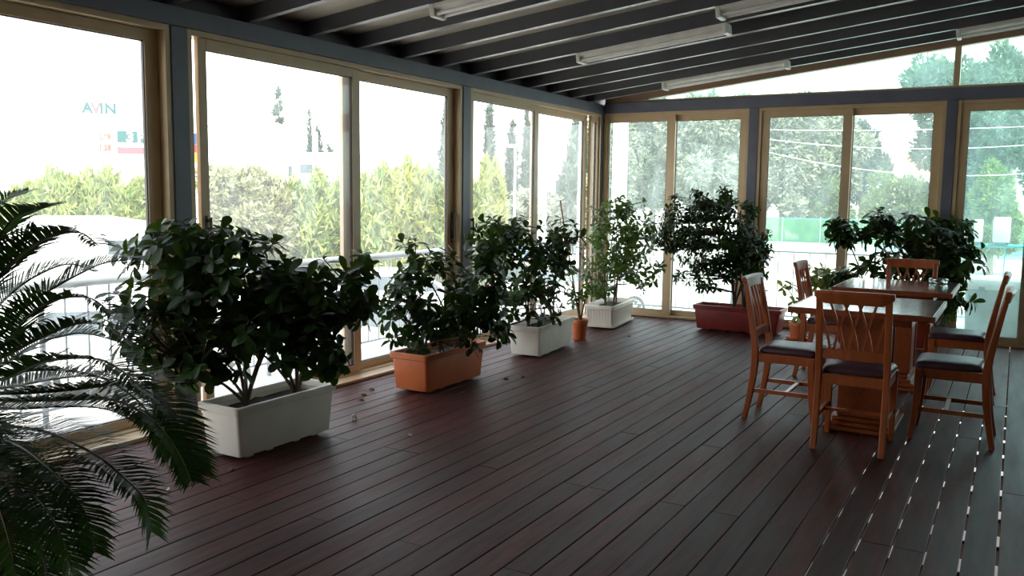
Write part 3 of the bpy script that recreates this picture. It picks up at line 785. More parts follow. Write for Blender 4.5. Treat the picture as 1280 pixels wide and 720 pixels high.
for fi, cp in enumerate(FRONDS):
    rg = random.Random(100 + fi)
    pts = [p - O_ for p in catmull(cp, 10)]
    seg = [0]
    for a, b in zip(pts[:-1], pts[1:]): seg.append(seg[-1] + (b - a).length)
    Ltot = seg[-1]
    ra = ob('frond', MB().tube(pts[::2] + ([pts[-1]] if (len(pts) - 1) % 2 else []), [.0065 * (1 - .75 * k / len(pts[::2])) for k in range(len(pts[::2]) + (1 if (len(pts) - 1) % 2 else 0))], 6), MAT['rachis'], rS, smooth=True)
    v, f = [], []
    s = .16 * Ltot; k = 0
    while s < Ltot:
        while k < len(seg) - 2 and seg[k + 1] < s: k += 1
        t = (s - seg[k]) / max(1e-6, seg[k + 1] - seg[k])
        p = pts[k].lerp(pts[k + 1], t); d = (pts[k + 1] - pts[k]).normalized()
        u = s / Ltot
        side = d.cross(Vector((0, 0, 1)))
        side = side.normalized() if side.length > .05 else d.orthogonal().normalized()
        nrm = side.cross(d).normalized()
        ln = .165 * min(1.0, .45 + 2.2 * (u - .12)) * (1 - .62 * max(0, (u - .62) / .38) ** 1.4)
        for sg in (-1, 1):
            jit = Vector((rg.uniform(-.08, .08), rg.uniform(-.08, .08), rg.uniform(-.08, .08)))
            q = (side * sg * .88 + d * (.38 + .5 * u) + nrm * .34 + jit).normalized()
            L = ln * rg.uniform(.88, 1.06)
            w = (q.cross(nrm)).normalized() * .0042
            b0 = len(v)
            e1 = p + q * L * .5; e2 = p + q * L + Vector((0, 0, -.018)) * (L / .13)
            v += [p - w * .7, p + w * .7, e1 + w, e1 - w, e2]
            f += [(b0, b0 + 1, b0 + 2, b0 + 3), (b0 + 3, b0 + 2, b0 + 4)]
        s += .0085
    fm = MB(); fm.add(v, f)
    ob('leaflets', fm, MAT['palm'], ra, kind='stuff')

# ------------------------------------------------------------------ litter on the deck
def scrap(name, pos, size, mat, label, cat, seed, hgt=.02, group=None):
    rg = random.Random(seed)
    n = 7
    m_ = MB()
    ringa = [(size * rg.uniform(.6, 1.1) * math.cos(2 * PI * k / n), size * rg.uniform(.5, 1.0) * math.sin(2 * PI * k / n), .001) for k in range(n)]
    ringb = [(x * .55 + rg.uniform(-.3, .3) * size, y * .55 + rg.uniform(-.3, .3) * size, hgt * rg.uniform(.5, 1.2)) for x, y, _ in ringa]
    m_.loft([ringa, ringb])
    o = tag(ob(name, m_, mat), label, cat, group)
    o.location = pos
    return o
scrap('paper_scrap', (-3.476, 4.07, 0), .022, MAT['paper'], 'larger crumpled white paper scrap on the deck beside the nearest trough', 'paper scrap', 1, .045)
scrap('paper_scrap', (-2.98, 3.98, 0), .016, MAT['paper'], 'small white paper scrap furthest out on the open deck', 'paper scrap', 2, .010)
scrap('paper_scrap', (-3.70, 2.60, 0), .018, MAT['paper'], 'white paper scrap just above the hanging palm frond tip', 'paper scrap', 5, .012)
scrap('paper_scrap', (-3.37, 2.62, 0), .013, MAT['paper'], 'tiny white paper scrap between palm frond and nearest trough', 'paper scrap', 6, .012)
for i, (px, py, lab) in enumerate([(-3.30, 5.62, 'curled brown leaf at the far right corner of the orange trough'), (-3.22, 5.75, 'brown leaf lying furthest out beyond the orange trough'), (-3.86, 4.62, 'brown leaf close to the sill strip before the orange trough'), (-3.78, 4.50, 'brown leaf nearest the camera between the first two troughs'), (-3.92, 4.78, 'brown leaf between sill strip and orange trough'), (-3.30, 8.05, 'lone brown leaf on the deck before the ribbed trough'),
        (-3.55, 2.95, 'brown leaf at the near end of the nearest trough, left'), (-3.35, 2.98, 'brown leaf at the near right corner of the nearest trough'), (-3.66, 2.86, 'brown leaf between palm frond and nearest trough')]):
    scrap('dry_leaf', (px, py, 0), .024, MAT['dry'], lab, 'dry leaf', 20 + i, .012, 'fallen dry leaves on the deck')

# ================================================================== outside
GZ = -1.70
EXT = {
    'ground': simple('pale_paving', (0.50, 0.48, 0.45), (0.42, 0.40, 0.38), rough=.9, scale=.35),
    'thuja': leafmat('thuja_spray', (0.100, 0.170, 0.065), (0.399, 0.450, 0.141), .7, .35, (0.419, 0.479, 0.132), .2),
    'thuja_y': leafmat('golden_thuja_spray', (0.149, 0.200, 0.056), (0.408, 0.426, 0.110), .7, .35, (0.408, 0.441, 0.119), .2),
    'olive': leafmat('olive_leaf', (0.151, 0.176, 0.123), (0.369, 0.397, 0.291), .6, .25, (0.352, 0.397, 0.265), .3),
    'shrub': leafmat('pale_shrub_leaf', (0.186, 0.208, 0.112), (0.386, 0.386, 0.223), .7, .3, (0.371, 0.371, 0.186), .2),
    'pine': leafmat('pine_needles', (0.047, 0.086, 0.058), (0.125, 0.187, 0.117), .7, .2, (0.156, 0.234, 0.117), .2),
    'cypress': leafmat('cypress_needles', (0.050, 0.072, 0.055), (0.105, 0.138, 0.105), .8, .2, (0.110, 0.165, 0.110), .1),
    'green': leafmat('green_leaf', (0.070, 0.119, 0.035), (0.182, 0.238, 0.070), .6, .3, (0.210, 0.294, 0.070), .3),
    'bark': simple('grey_bark', (0.25, 0.21, 0.17), rough=.9, scale=6, bumps=.3),
    'house': simple('white_render', (0.80, 0.79, 0.76), rough=.8, scale=1.5, bumps=.02),
    'tile': simple('red_roof_tile', (0.50, 0.16, 0.09), rough=.8, scale=3),
    'pane': simple('dark_window', (0.06, 0.08, 0.09), rough=.1, bumps=0),
        'bluewall': simple('pale_blue_paint', (0.35, 0.50, 0.56), rough=.6, scale=1),
    'teal': simple('teal_paint', (0.02, 0.42, 0.46), rough=.4, bumps=0),
    'sign_teal': simple('sign_teal', (0.0, 0.075, 0.072), rough=.4, bumps=0),
    'sign_blue': simple('sign_blue', (0.005, 0.05, 0.16), rough=.4, bumps=0),
    'sign_red': simple('sign_red', (0.35, 0.02, 0.03), rough=.4, bumps=0),
    'sign_yellow': simple('sign_yellow', (0.75, 0.50, 0.03), rough=.4, bumps=0),
    'sign_pink': simple('sign_pink', (0.30, 0.07, 0.085), rough=.4, bumps=0),
    'digit': simple('orange_digits', (0.22, 0.06, 0.02), rough=.4, bumps=0),
    'wire': simple('pale_cable', (0.75, 0.75, 0.75), rough=.5, bumps=0),
    'tyre': simple('tyre_rubber', (0.02, 0.02, 0.02), rough=.8, bumps=0),
    'hub': simple('alloy', (0.6, 0.6, 0.6), rough=.3, metal=.8, bumps=0),
    'chest': simple('grey_outdoor_plastic', (0.34, 0.38, 0.38), rough=.45, bumps=0),
    'plastic': simple('white_outdoor_plastic', (0.72, 0.74, 0.74), rough=.45, bumps=0),
}
def net_material():
    m, n, l, b = newmat('green_shade_net')
    t = noise(n, l, 1.6, 5, 'Object')
    r = ramp(n, l, t.outputs['Fac'], (0.010, 0.13, 0.06), (0.05, 0.20, 0.07), .35, .7)
    l.new(r.outputs['Color'], b.inputs['Base Color']); b.inputs['Roughness'].default_value = .8
    tr = n.new('ShaderNodeBsdfTransparent'); mx = n.new('ShaderNodeMixShader'); mx.inputs[0].default_value = .15
    l.new(b.outputs[0], mx.inputs[1]); l.new(tr.outputs[0], mx.inputs[2]); l.new(mx.outputs[0], n['Material Output'].inputs['Surface'])
    return m
EXT['net'] = net_material()
def carpaint(name, c): return simple(name, c, c, rough=.25, bumps=0, coat=.6)

ob('ground', MB().box(-600, 500, -300, 800, GZ - .2, GZ), EXT['ground'], kind='structure')
# ledges outside the glazing
ob('balcony_ledge', MB().box(-5.10, -4.46, -2.7, 10.15, -.20, -.03), MAT['concrete'], kind='structure')
ob('balcony_ledge', MB().box(-4.46, -.95, 9.72, 10.15, -.20, -.03), MAT['concrete'], kind='structure')
ob('balcony_ledge', MB().box(-.95, 3.75, 9.72, 11.6, -.20, -.03), MAT['concrete'], kind='structure')

def railing(name, p0, p1, h, label, mat, r_top=.024, step=.15, r_b=.007, mid=True):
    p0, p1 = Vector(p0), Vector(p1)
    L = (p1 - p0).length; d = (p1 - p0).normalized()
    root = thing(name, p0, 0, label, 'railing')
    ob('top_rail', MB().tube([(0, 0, h), tuple(d * L + Vector((0, 0, h)))], r_top, 12), mat, root, smooth=True)
    ob('bottom_rail', MB().tube([(0, 0, .10), tuple(d * L + Vector((0, 0, .10)))], .010, 8), mat, root, smooth=True)
    me = MB().tube([(0, 0, .10), (0, 0, h)], r_b, 6).mesh('baluster'); me.materials.append(mat)
    pm = MB().tube([(0, 0, .0), (0, 0, h)], .018, 8).mesh('post'); pm.materials.append(mat)
    n = int(L / step)
    for i in range(n + 1):
        o = bpy.data.objects.new('post' if i % 12 == 0 else 'baluster', pm if i % 12 == 0 else me)
        COL.objects.link(o); o.parent = root; o.location = d * (i * L / n)
    return root
railing('balcony_railing', (-4.99, -2.4, -.03), (-4.99, 9.96, -.03), .86, 'grey-blue tubular railing outside the long left glazing', MAT['rail'], r_top=.03)
railing('balcony_railing', (-4.88, 10.02, -.03), (-.95, 10.02, -.03), .83, 'thin grey railing outside the back glazing behind the dark red trough', MAT['rail'], r_top=.010, r_b=.006, step=.165)
rt = railing('terrace_railing', (-.80, 11.15, -.03), (3.4, 11.15, -.03), .93, 'teal painted railing outside the right-hand back window', EXT['teal'], r_top=.020, r_b=.007, step=.70)
for nm, lx, ly, w, z0, h, lab in (('lantern', -.145, 11.15, .085, .92, .30, 'tall white box lantern on the teal railing, right'), ('lantern', -.375, 11.15, .045, .92, .27, 'narrow white box lantern on the teal railing, left')):
    t = thing('lantern', (lx, ly, z0), 0, lab, 'lantern', 'lanterns on the teal railing')
    ob('base', MB().box(-w * .5, w * .5, -w * .5, w * .5, 0, .02), EXT['teal'], t, bevel=.003)
    ob('shade', MB().loft([rrect(w * .92, w * .92, .02, .012), rrect(w, w, .04, .012), rrect(w, w, h - .02, .012), rrect(w * .92, w * .92, h, .012)]), EXT['plastic'], t, smooth=True)
t = thing('storage_chest', (-.10, 10.62, -.03), 0, 'pale grey plastic storage chest with a white lid standing outside the right-hand back window', 'chest')
ob('body', MB().loft([rrect(.30, .22, 0, .04), rrect(.32, .24, .05, .04), rrect(.34, .26, .50, .04)]), EXT['chest'], t, smooth=True)
ob('lid', MB().loft([rrect(.36, .28, .50, .04), rrect(.36, .28, .55, .04), rrect(.32, .24, .60, .04)]), EXT['plastic'], t, smooth=True)
for s in (-.18, .18):
    ob('latch', MB().box(s - .03, s + .03, -.29, -.27, .42, .53), MAT['rail'], t, bevel=.004)

# ------------------------------------------------------------------ foliage generator
def foliage(name, parent, mat, blobs, n, size, seed, aspect=.35, upright=.0, shell=.6, surf=True):
    """clouds of folded leaf sprays on and in ellipsoids; blobs: (x, y, z, rx, ry, rz) in local coordinates"""
    r = np.random.default_rng(seed)
    bl = np.array(blobs, float)
    vol = (bl[:, 3] * bl[:, 4] + bl[:, 3] * bl[:, 5] + bl[:, 4] * bl[:, 5]); pick = r.choice(len(bl), n, p=vol / vol.sum())
    d = r.normal(size=(n, 3)); d /= np.linalg.norm(d, axis=1)[:, None]
    rad = shell + (1 - shell) * r.random(n) ** .5
    rad *= 1 + .16 * np.sin(5 * d[:, 0] + pick) * np.sin(6 * d[:, 2] + 2 * pick) 
    c = bl[pick, :3] + d * bl[pick, 3:] * rad[:, None]
    ax = d * (1 - upright) + np.array([0, 0, 1.0]) * upright + r.normal(size=(n, 3)) * .45
    ax /= np.linalg.norm(ax, axis=1)[:, None]
    sd = np.cross(ax, d + r.normal(size=(n, 3)) * .5); sd /= np.linalg.norm(sd, axis=1)[:, None] + 1e-9
    nm = np.cross(ax, sd)
    L = (size * (.6 + .8 * r.random(n)))[:, None]
    w = L * aspect * .5
    v = np.stack([c - ax * L * .5, c + sd * w + nm * w * .4, c + ax * L * .5, c - sd * w + nm * w * .4], 1).reshape(-1, 3)
    me = bpy.data.meshes.new(name)
    me.vertices.add(4 * n); me.vertices.foreach_set('co', v.astype(np.float32).ravel())
    idx = np.arange(4 * n).reshape(n, 4)
    tri = np.concatenate([idx[:, [0, 1, 2]], idx[:, [0, 2, 3]]], 1).reshape(-1)
    me.loops.add(6 * n); me.loops.foreach_set('vertex_index', tri.astype(np.int32))
    me.polygons.add(2 * n); me.polygons.foreach_set('loop_start', np.arange(0, 6 * n, 3, dtype=np.int32)); me.polygons.foreach_set('loop_total', np.full(2 * n, 3, dtype=np.int32))
    me.update(calc_edges=True); me.materials.append(mat)
    o = bpy.data.objects.new(name, me); COL.objects.link(o); o.parent = parent; o['kind'] = 'stuff'
    return o
def thuja(x, y, h, r, label, mat, seed, n=8000, size=.32, group='clipped hedge bushes beyond the railing'):
    h *= 1.07
    root = thing('hedge_bush', (x, y, GZ), 0, label, 'bush', group)
    rg = random.Random(seed)
    bl = [(0, 0, h * .36, r, r, h * .40)]
    for k in range(7):
        a = rg.uniform(0, 6.28); q = rg.uniform(.2, .7) * r
        bl.append((q * math.cos(a), q * math.sin(a), h * rg.uniform(.5, .66), r * .42, r * .42, h * rg.uniform(.22, .33)))
    foliage('foliage', root, mat, bl, n, size, seed, .22, .66, .55)
    ob('trunk', MB().tube([(0, 0, 0), (0, 0, h * .6)], [.07, .03], 7), EXT['bark'], root, smooth=True)
    return root
def tree(x, y, h, r, label, mat, seed, n=5000, size=.5, crown_from=.25, lobes=14, upright=.1, group='trees beyond the glazing', aspect=.4):
    root = thing('tree', (x, y, GZ), 0, label, 'tree', group)
    rg = random.Random(seed)
    z0 = h * crown_from
    bl = [(0, 0, (z0 + h) / 2, r * .72, r * .72, (h - z0) * .42)]
    br = MB(); br.tube([(0, 0, 0), (rg.uniform(-.2, .2), rg.uniform(-.2, .2), h * .35), (0, 0, h * .8)], [r * .07 + .05, r * .05 + .04, .04], 8)
    for k in range(lobes):
        a = rg.uniform(0, 6.28); zz = rg.uniform(z0 + (h - z0) * .12, h - (h - z0) * .15)
        q = r * rg.uniform(.45, .85) * math.sin(PI * min(.95, max(.15, (zz - z0) / (h - z0)))) ** .5
        c = (q * math.cos(a), q * math.sin(a), zz)
        bl.append((*c, r * .36, r * .36, min((h - z0) * .2, r * .4)))
        br.tube([(0, 0, zz * .6), (c[0] * .5, c[1] * .5, zz * .85), c], [.06, .04, .02], 5)
    foliage('foliage', root, mat, bl, n, size, seed, aspect, upright, .45)
    ob('trunk', br, EXT['bark'], root, smooth=True)
    return root
def cypress(x, y, h, r, label, seed, n=1500, mat='cypress', size=.6):
    root = thing('conifer', (x, y, GZ), 0, label, 'tree', 'dark conifers in the distance')
    bl = []
    for k in range(9):
        t = k / 8
        rr_ = r * (.35 + .9 * math.sin(PI * (.18 + .75 * t)) ) * (1 - .55 * t)
        bl.append((0, 0, h * (.10 + .86 * t), rr_, rr_, h * .09))
    foliage('foliage', root, EXT[mat], bl, n, size, seed, .3, .7, .5)
    ob('trunk', MB().tube([(0, 0, 0), (0, 0, h * .9)], [.14, .03], 7), EXT['bark'], root, smooth=True)
def spruce(x, y, h, r, label, seed):
    root = thing('conifer', (x, y, GZ), 0, label, 'tree', 'dark conifers in the distance')
    rg = random.Random(seed); bl = []; br = MB()
    br.tube([(0, 0, 0), (0, 0, h)], [.2, .03], 7)
    for k in range(34):
        t = rg.random(); zz = h * (.30 + .68 * t); q = r * (1 - t) * rg.uniform(.6, 1.1) + .1; a = rg.uniform(0, 6.28)
        bl.append((q * .6 * math.cos(a), q * .6 * math.sin(a), zz, q * .55, q * .55, h * .022))
        br.tube([(0, 0, zz + .1), (q * math.cos(a), q * math.sin(a), zz)], [.04, .01], 4)
    foliage('foliage', root, EXT['cypress'], bl, 4500, .5, seed, .3, .1, .4)
    ob('trunk', br, EXT['bark'], root, smooth=True)

T = EXT['thuja']
thuja(-23.85, 14.11, 3.34, 0.80, 'low yellow-green hedge bush at the left edge of the first pane', T, 1)
thuja(-23.04, 14.63, 3.75, 0.97, 'domed yellow-green hedge bush above the palm fronds', T, 2)
thuja(-22.54, 15.50, 3.75, 0.99, 'domed yellow-green hedge bush below the petrol sign', T, 3)
thuja(-22.14, 16.28, 3.46, 0.78, 'smaller hedge bush tapering towards the first blue-grey post', T, 4)
thuja(-23.34, 13.18, 2.80, 0.85, 'hedge bush cut off by the left edge of the picture', T, 41)
tree(-16.50, 14.97, 4.01, 1.01, 'pale fine-leaved bush filling the left of the second window', EXT['shrub'], 5, n=12000, size=.17, crown_from=.02, lobes=16, group='bushes in the second window')
tree(-15.97, 15.83, 3.83, 0.83, 'pale fine-leaved bush in the middle of the second window', EXT['shrub'], 6, n=10000, size=.17, crown_from=.02, lobes=14, group='bushes in the second window')
thuja(-15.51, 16.68, 3.84, 0.73, 'pointed hedge bush left of the second window meeting stile', T, 7)
thuja(-15.51, 17.82, 3.71, 0.68, 'hedge bush half hidden by the meeting stile of the second window', T, 8)
thuja(-14.19, 17.46, 3.94, 0.77, 'pointed golden hedge bush just right of the second window meeting stile', T, 9)
thuja(-13.49, 17.87, 4.07, 0.73, 'tallest golden hedge bush in the middle of the right pane', EXT['thuja_y'], 10)
thuja(-13.07, 18.68, 3.89, 0.79, 'golden hedge bush beside the second blue-grey post', T, 11)
thuja(-13.05, 19.85, 3.89, 0.65, 'golden hedge bush behind the second blue-grey post', T, 12)
thuja(-12.73, 20.65, 4.09, 0.60, 'bright golden hedge bush at the left of the third window', EXT['thuja_y'], 13)

spruce(-50.72, 50.68, 11.32, 1.88, 'tall spruce with tiered branches above the pale bushes', 21)
cypress(-42.78, 45.65, 8.73, 0.28, 'very slender spire tree right of the spruce', 22, 500)
cypress(-42.20, 45.80, 7.20, 0.77, 'short broad conifer beside a white mast', 23)
cypress(-41.43, 46.14, 6.33, 0.61, 'low conifer beside the meeting stile of the second window', 24, 900)
cypress(-40.82, 46.43, 5.79, 0.44, 'smallest conifer seen at the edge of the second window', 24, 700)
cypress(-26.52, 38.69, 7.84, 0.59, 'tall cypress at the right end of the second window', 25, 1800)
cypress(-26.74, 43.32, 8.65, 0.46, 'slim tall cypress at the left of the third window', 26)
cypress(-26.54, 45.58, 7.27, 0.53, 'shorter cypress in the third window left of the meeting stile', 27)
cypress(-24.81, 44.33, 7.86, 0.37, 'slim cypress just left of the third window meeting stile', 28)
cypress(-20.50, 42.10, 7.25, 0.93, 'broad cypress behind the white lamp post near the glazed corner', 29, 2400)
tree(-21.91, 38.51, 3.57, 1.05, 'rounded grey-green bush low in the third window', EXT['olive'], 30, n=1800, size=.4, crown_from=.05, lobes=8, group='bushes low in the third window')
tree(-21.42, 41.09, 3.36, 0.85, 'small grey-green bush right of the meeting stile of the third window', EXT['olive'], 31, n=1400, size=.4, crown_from=.05, lobes=8, group='bushes low in the third window')
tree(-18.02, 38.54, 4.44, 0.62, 'grey-green bush squeezed into the glazed corner', EXT['olive'], 311, n=1400, size=.4, crown_from=.05, lobes=8, group='bushes low in the third window')

O_l = EXT['olive']
tree(-24.79, 56.25, 10.09, 2.65, 'grey-green tree behind the white pillar', O_l, 32, 18000, .42, .13, 18)
tree(-22.92, 59.73, 10.70, 2.97, 'grey-green tree left of the first back meeting stile', O_l, 33, 21000, .42, .13, 18)
tree(-18.69, 57.52, 10.67, 2.94, 'large grey-green tree filling the second pane of the back wall', O_l, 34, 24000, .42, .13, 18)
tree(-16.99, 62.05, 11.10, 2.70, 'grey-green tree behind the blue-grey post of the back wall', O_l, 35, 18000, .42, .13, 18)
tree(-14.05, 61.34, 10.44, 2.72, 'grey-green tree in the third pane of the back wall with wires before it', O_l, 36, 21000, .42, .13, 18)
tree(-12.03, 66.01, 10.51, 2.63, 'grey-green tree at the right of the third back pane', O_l, 37, 19500, .42, .13, 18)
tree(-10.51, 71.44, 9.69, 2.19, 'dimmer grey-green tree seen left in the fourth back pane', EXT['cypress'], 38, 9000, .34)
tree(-12.16, 65.23, 4.83, 2.86, 'yellow-green shrub above the green net fence', EXT['green'], 39, 9000, .34, .02, 16)
tree(-6.62, 61.48, 4.93, 2.37, 'rounded green shrub in the fourth back pane', EXT['green'], 40, 9000, .34, .02, 16)
tree(-5.52, 66.70, 4.42, 1.44, 'small green shrub below the red tiled roof', EXT['green'], 401, 5000, .34, .02, 10)
tree(-3.57, 52.36, 10.87, 2.63, 'pine crown rising left of the transom mullion', EXT['pine'], 42, 9000, .34, .45, 14)
tree(-2.16, 50.55, 8.45, 1.70, 'teal green pine in the right-hand back window', EXT['pine'], 43, 11000, .34, .2, 14)
tree(-0.89, 46.96, 11.06, 1.70, 'tallest pine at the right edge of the transom', EXT['pine'], 44, 13000, .34, .35, 16)
tree(-0.87, 41.59, 5.12, 1.19, 'pale green leafy tree low in the right-hand window', EXT['green'], 45, 8000, .34, .1, 14)
tree(-3.12, 56.65, 5.87, 1.84, 'green tree behind the right-hand blue-grey post', EXT['green'], 46, 8000, .34, .1, 14)
tree(1.48, 52.95, 10.84, 2.43, 'pine just outside the right edge of the picture', EXT['pine'], 47, 10000, .34, .3, 16)

# ------------------------------------------------------------------ green net fence, kerb wall, wires
def facing(x, y):
    return math.atan2(y, x) + PI / 2     # local -y looks back at the veranda
fx0, fx1, fy = -15.6, 8.0, 58.0
t = thing('net_fence', (fx0, fy, GZ), 0, 'green shade-net fence below the grey-green trees', 'fence')
ob('bottom_rail', MB().tube([(0, 0, .12), (fx1 - fx0, 0, .12)], .04, 8), EXT['teal'], t, smooth=True)
ob('top_rail', MB().tube([(0, 0, 1.80), (fx1 - fx0, 0, 1.80)], .03, 8), EXT['teal'], t, smooth=True)
for i in range(11):
    xx = i * (fx1 - fx0) / 10
    ob('post', MB().tube([(xx, 0, 0), (xx, 0, 1.9)], .04, 8), MAT['rail'], t, smooth=True)
    if i < 10:
        n = 12; w = (fx1 - fx0) / 10
        g = [[(xx + w * a / n, -.02 + .05 * math.sin(a * 1.3 + i) * math.sin(PI * b / 4), .12 + 1.68 * b / 4) for a in range(n + 1)] for b in range(5)]
        nb = MB(); nb.add([p for r_ in g for p in r_], [(b * (n + 1) + a, b * (n + 1) + a + 1, (b + 1) * (n + 1) + a + 1, (b + 1) * (n + 1) + a) for b in range(4) for a in range(n)])
        ob('net_panel', nb, EXT['net'], t, smooth=True)
tag(ob('kerb_wall', MB().box(fx0, fx1, fy - .9, fy - .5, GZ, GZ + .30), EXT['bluewall']), 'low pale blue wall at the foot of the green net fence', 'wall')
for i, (p0, p1, sg, lab) in enumerate([((-6.449, 24.391, 3.276), (2.274, 29.486, 3.621), .10, 'topmost pale cable crossing the back windows'), ((-6.435, 24.372, 3.057), (2.296, 29.456, 3.269), .35, 'middle pale cable sagging across the back windows'), ((-6.415, 24.346, 2.749), (2.345, 29.391, 2.522), .55, 'lowest pale cable crossing the back windows')]):
    a, b = Vector(p0), Vector(p1)
    pth = [a.lerp(b, k / 16) - Vector((0, 0, sg * 4 * (k / 16) * (1 - k / 16))) for k in range(17)]
    tag(ob('overhead_cable', MB().tube(pth, .009, 5), EXT['wire'], smooth=True), lab, 'cable', 'overhead cables')
for i, p in enumerate(((-6.466, 24.414, 3.540), (2.296, 29.456, 3.269))):
    tag(ob('cable_pole', MB().tube([(p[0], p[1], GZ), (p[0], p[1], p[2] + .6)], [.09, .07], 10), EXT['bark'], smooth=True), ('timber cable pole hidden behind the back wall post', 'timber cable pole beyond the right edge')[i], 'pole')

# ------------------------------------------------------------------ posts, pillar
def lamp_post(p_top, label, r=.05, arm=0.0):
    t = thing('lamp_post', (p_top[0], p_top[1], GZ), facing(p_top[0], p_top[1]), label, 'lamp post', 'white lamp posts outside')
    h = p_top[2] - GZ
    ob('pole', MB().tube([(0, 0, 0), (0, 0, h)], [r * 1.3, r * .8], 10), EXT['plastic'], t, smooth=True)
    ob('base_plate', MB().lathe([(r * 3, 0), (r * 3, .04), (r * 1.5, .10)], 14), EXT['plastic'], t, smooth=True)
    if arm:
        ob('arm', MB().tube([(0, 0, h - .05), (arm * .5, 0, h + .15), (arm, 0, h + .18)], r * .6, 8), EXT['plastic'], t, smooth=True)
        ob('lamp_head', MB().loft([rrect(.28, .12, h + .10, .05), rrect(.32, .14, h + .16, .05), rrect(.2, .08, h + .24, .05)]), MAT['rail'], t, smooth=True).location = (arm, 0, 0)
    return t
lamp_post((-31.762, 34.290, 4.513), 'white mast standing before the short broad conifer', .16)
lamp_post((-28.684, 32.453, 3.434), 'short white mast at the right of the second window', .12)
lamp_post((-17.181, 29.780, 3.133), 'white street lamp with a head left of the third meeting stile', .05, .01)
lamp_post((-13.268, 27.505, 4.001), 'thin tall white lamp post near the glazed corner', .06, -1.4)
lamp_post((-17.058, 32.051, 2.129), 'short white post just right of the third meeting stile', .10)
pt = (-11.295, 26.399, 4.613)
t = thing('white_pillar', (pt[0], pt[1], GZ), facing(pt[0], pt[1]), 'broad white pillar in the first pane of the back wall', 'pillar')
ob('shaft', MB().box(-.24, .24, -.24, .24, .3, pt[2] - GZ), EXT['house'], t, bevel=.02)
ob('plinth', MB().box(-.34, .34, -.34, .34, 0, .3), EXT['house'], t, bevel=.02)
ob('capital', MB().box(-.30, .30, -.30, .30, pt[2] - GZ, pt[2] - GZ + .25), EXT['house'], t, bevel=.02)

# ------------------------------------------------------------------ houses
def house(pa, pb, h, depth, label, wins, roof=None):
    """front from pa to pb (left to right seen from the veranda)"""
    a, b = Vector((pa[0], pa[1], 0)), Vector((pb[0], pb[1], 0))
    L = (b - a).length; ang = math.atan2(b.y - a.y, b.x - a.x)
    t = thing('house', (a.x, a.y, GZ), ang, label, 'building', 'white houses in the distance')
    ob('wall', MB().box(0, L, 0, depth, 0, h), EXT['house'], t)
    if roof == 'tile':
        ob('roof', MB().loft([[(-.4, -.4, h), (-.4, depth / 2, h + 1.5), (-.4, depth + .4, h)], [(L + .4, -.4, h), (L + .4, depth / 2, h + 1.5), (L + .4, depth + .4, h)]]), EXT['tile'], t)
    else:
        ob('parapet', MB().box(-.08, L + .08, -.08, depth + .08, h, h + .18), EXT['house'], t)
    for (x0, x1, z0, z1) in wins:
        w = ob('window', MB().box(x0 - .06, x1 + .06, -.05, .02, z0 - .06, z1 + .06), EXT['house'], t)
        ob('pane', MB().box(x0, x1, -.07, -.04, z0, z1), EXT['pane'], w)
    return t
hz = lambda q: q[2] - GZ
q = (-41.739, 41.438, 5.653); house((-45.753, 39.106, 5.596), q, hz(q), 8, 'tall plain white block left of the spruce', [])
q = (-39.850, 40.085, 4.665); house((-40.412, 39.765, 4.707), q, hz(q), 4, 'middle white block stepping down below the spruce', [])
q = (-33.371, 39.046, 3.511); house((-36.637, 37.149, 3.465), q, hz(q), 6, 'long low white building right of the spruce', [(.6, 1.6, 4.2, 4.7), (4.4, 5.2, 2.0, 3.0), (8.0, 9.0, 2.0, 3.0)])
q = (-34.100, 35.186, 3.906); house((-34.437, 34.990, 3.901), q, hz(q), 1.2, 'small white roof hut on the low building with a dark opening', [(.05, .26, 3.95, 4.5)])
q = (-27.910, 56.172, 3.642); house((-29.095, 55.484, 3.625), q, hz(q), 7, 'white house seen through the third window beside the lamp post', [(.4, 1.0, 3.0, 4.2)])
q = (-6.739, 87.073, 3.983); house((-9.846, 85.268, 3.939), q, hz(q), 8, 'white house with a red tiled roof in the fourth back pane', [(2.3, 3.0, 2.6, 3.6)], 'tile')
q = (-11.365, 96.140, 4.987); house((-13.959, 94.633, 4.950), q, hz(q), 8, 'pale flat-roofed house left of the red tiled roof', [(.6, 1.6, 3.2, 4.4)])

# ------------------------------------------------------------------ petrol station signs
def text_mesh(body, size, name='lettering', depth=.02):
    cu_ = bpy.data.curves.new(name, 'FONT'); cu_.body = body; cu_.size = size; cu_.extrude = depth; cu_.offset = size * .035; cu_.align_x = 'LEFT'
    tmp = bpy.data.objects.new(name, cu_); COL.objects.link(tmp)
    dg = bpy.context.evaluated_depsgraph_get()
    me = bpy.data.meshes.new_from_object(tmp.evaluated_get(dg))
    bpy.data.objects.remove(tmp); bpy.data.curves.remove(cu_)
    me.transform(Matrix.Rotation(PI / 2, 4, 'X'))
    me.materials.clear()
    return me
def letter(parent, ch, size, pos, mat, sx=1.0):
    o = ob('letter', text_mesh(ch, size), mat, parent); o.location = pos; o.scale = (sx, 1, 1)
    return o
base = (-42.672, 27.978, 4.563)
ang = math.atan2(.76, .65)
K = 45 / 1085
t = thing('petrol_canopy', (base[0], base[1], GZ), ang, 'white petrol station canopy lettered AVIN above the hedge', 'canopy')
z0 = base[2] - GZ
ob('fascia', MB().box(-4, 4.2, 0, 5, z0, z0 + 2.4), EXT['house'], t, bevel=.03)
for xx in (-3, 3.2):
    ob('column', MB().tube([(xx, 2.5, 0), (xx, 2.5, z0)], .22, 12), EXT['house'], t, smooth=True)
for ch, px, m_ in (('A', 102, 'sign_teal'), ('V', 112, 'sign_pink'), ('I', 121.5, 'sign_teal'), ('N', 127, 'sign_teal')):
    letter(t, ch, .74, ((px - 90) * K * 1.02, -.02, z0 + .82), EXT[m_])
base = (-36.881, 25.297, 2.760)
K = 40 / 1085
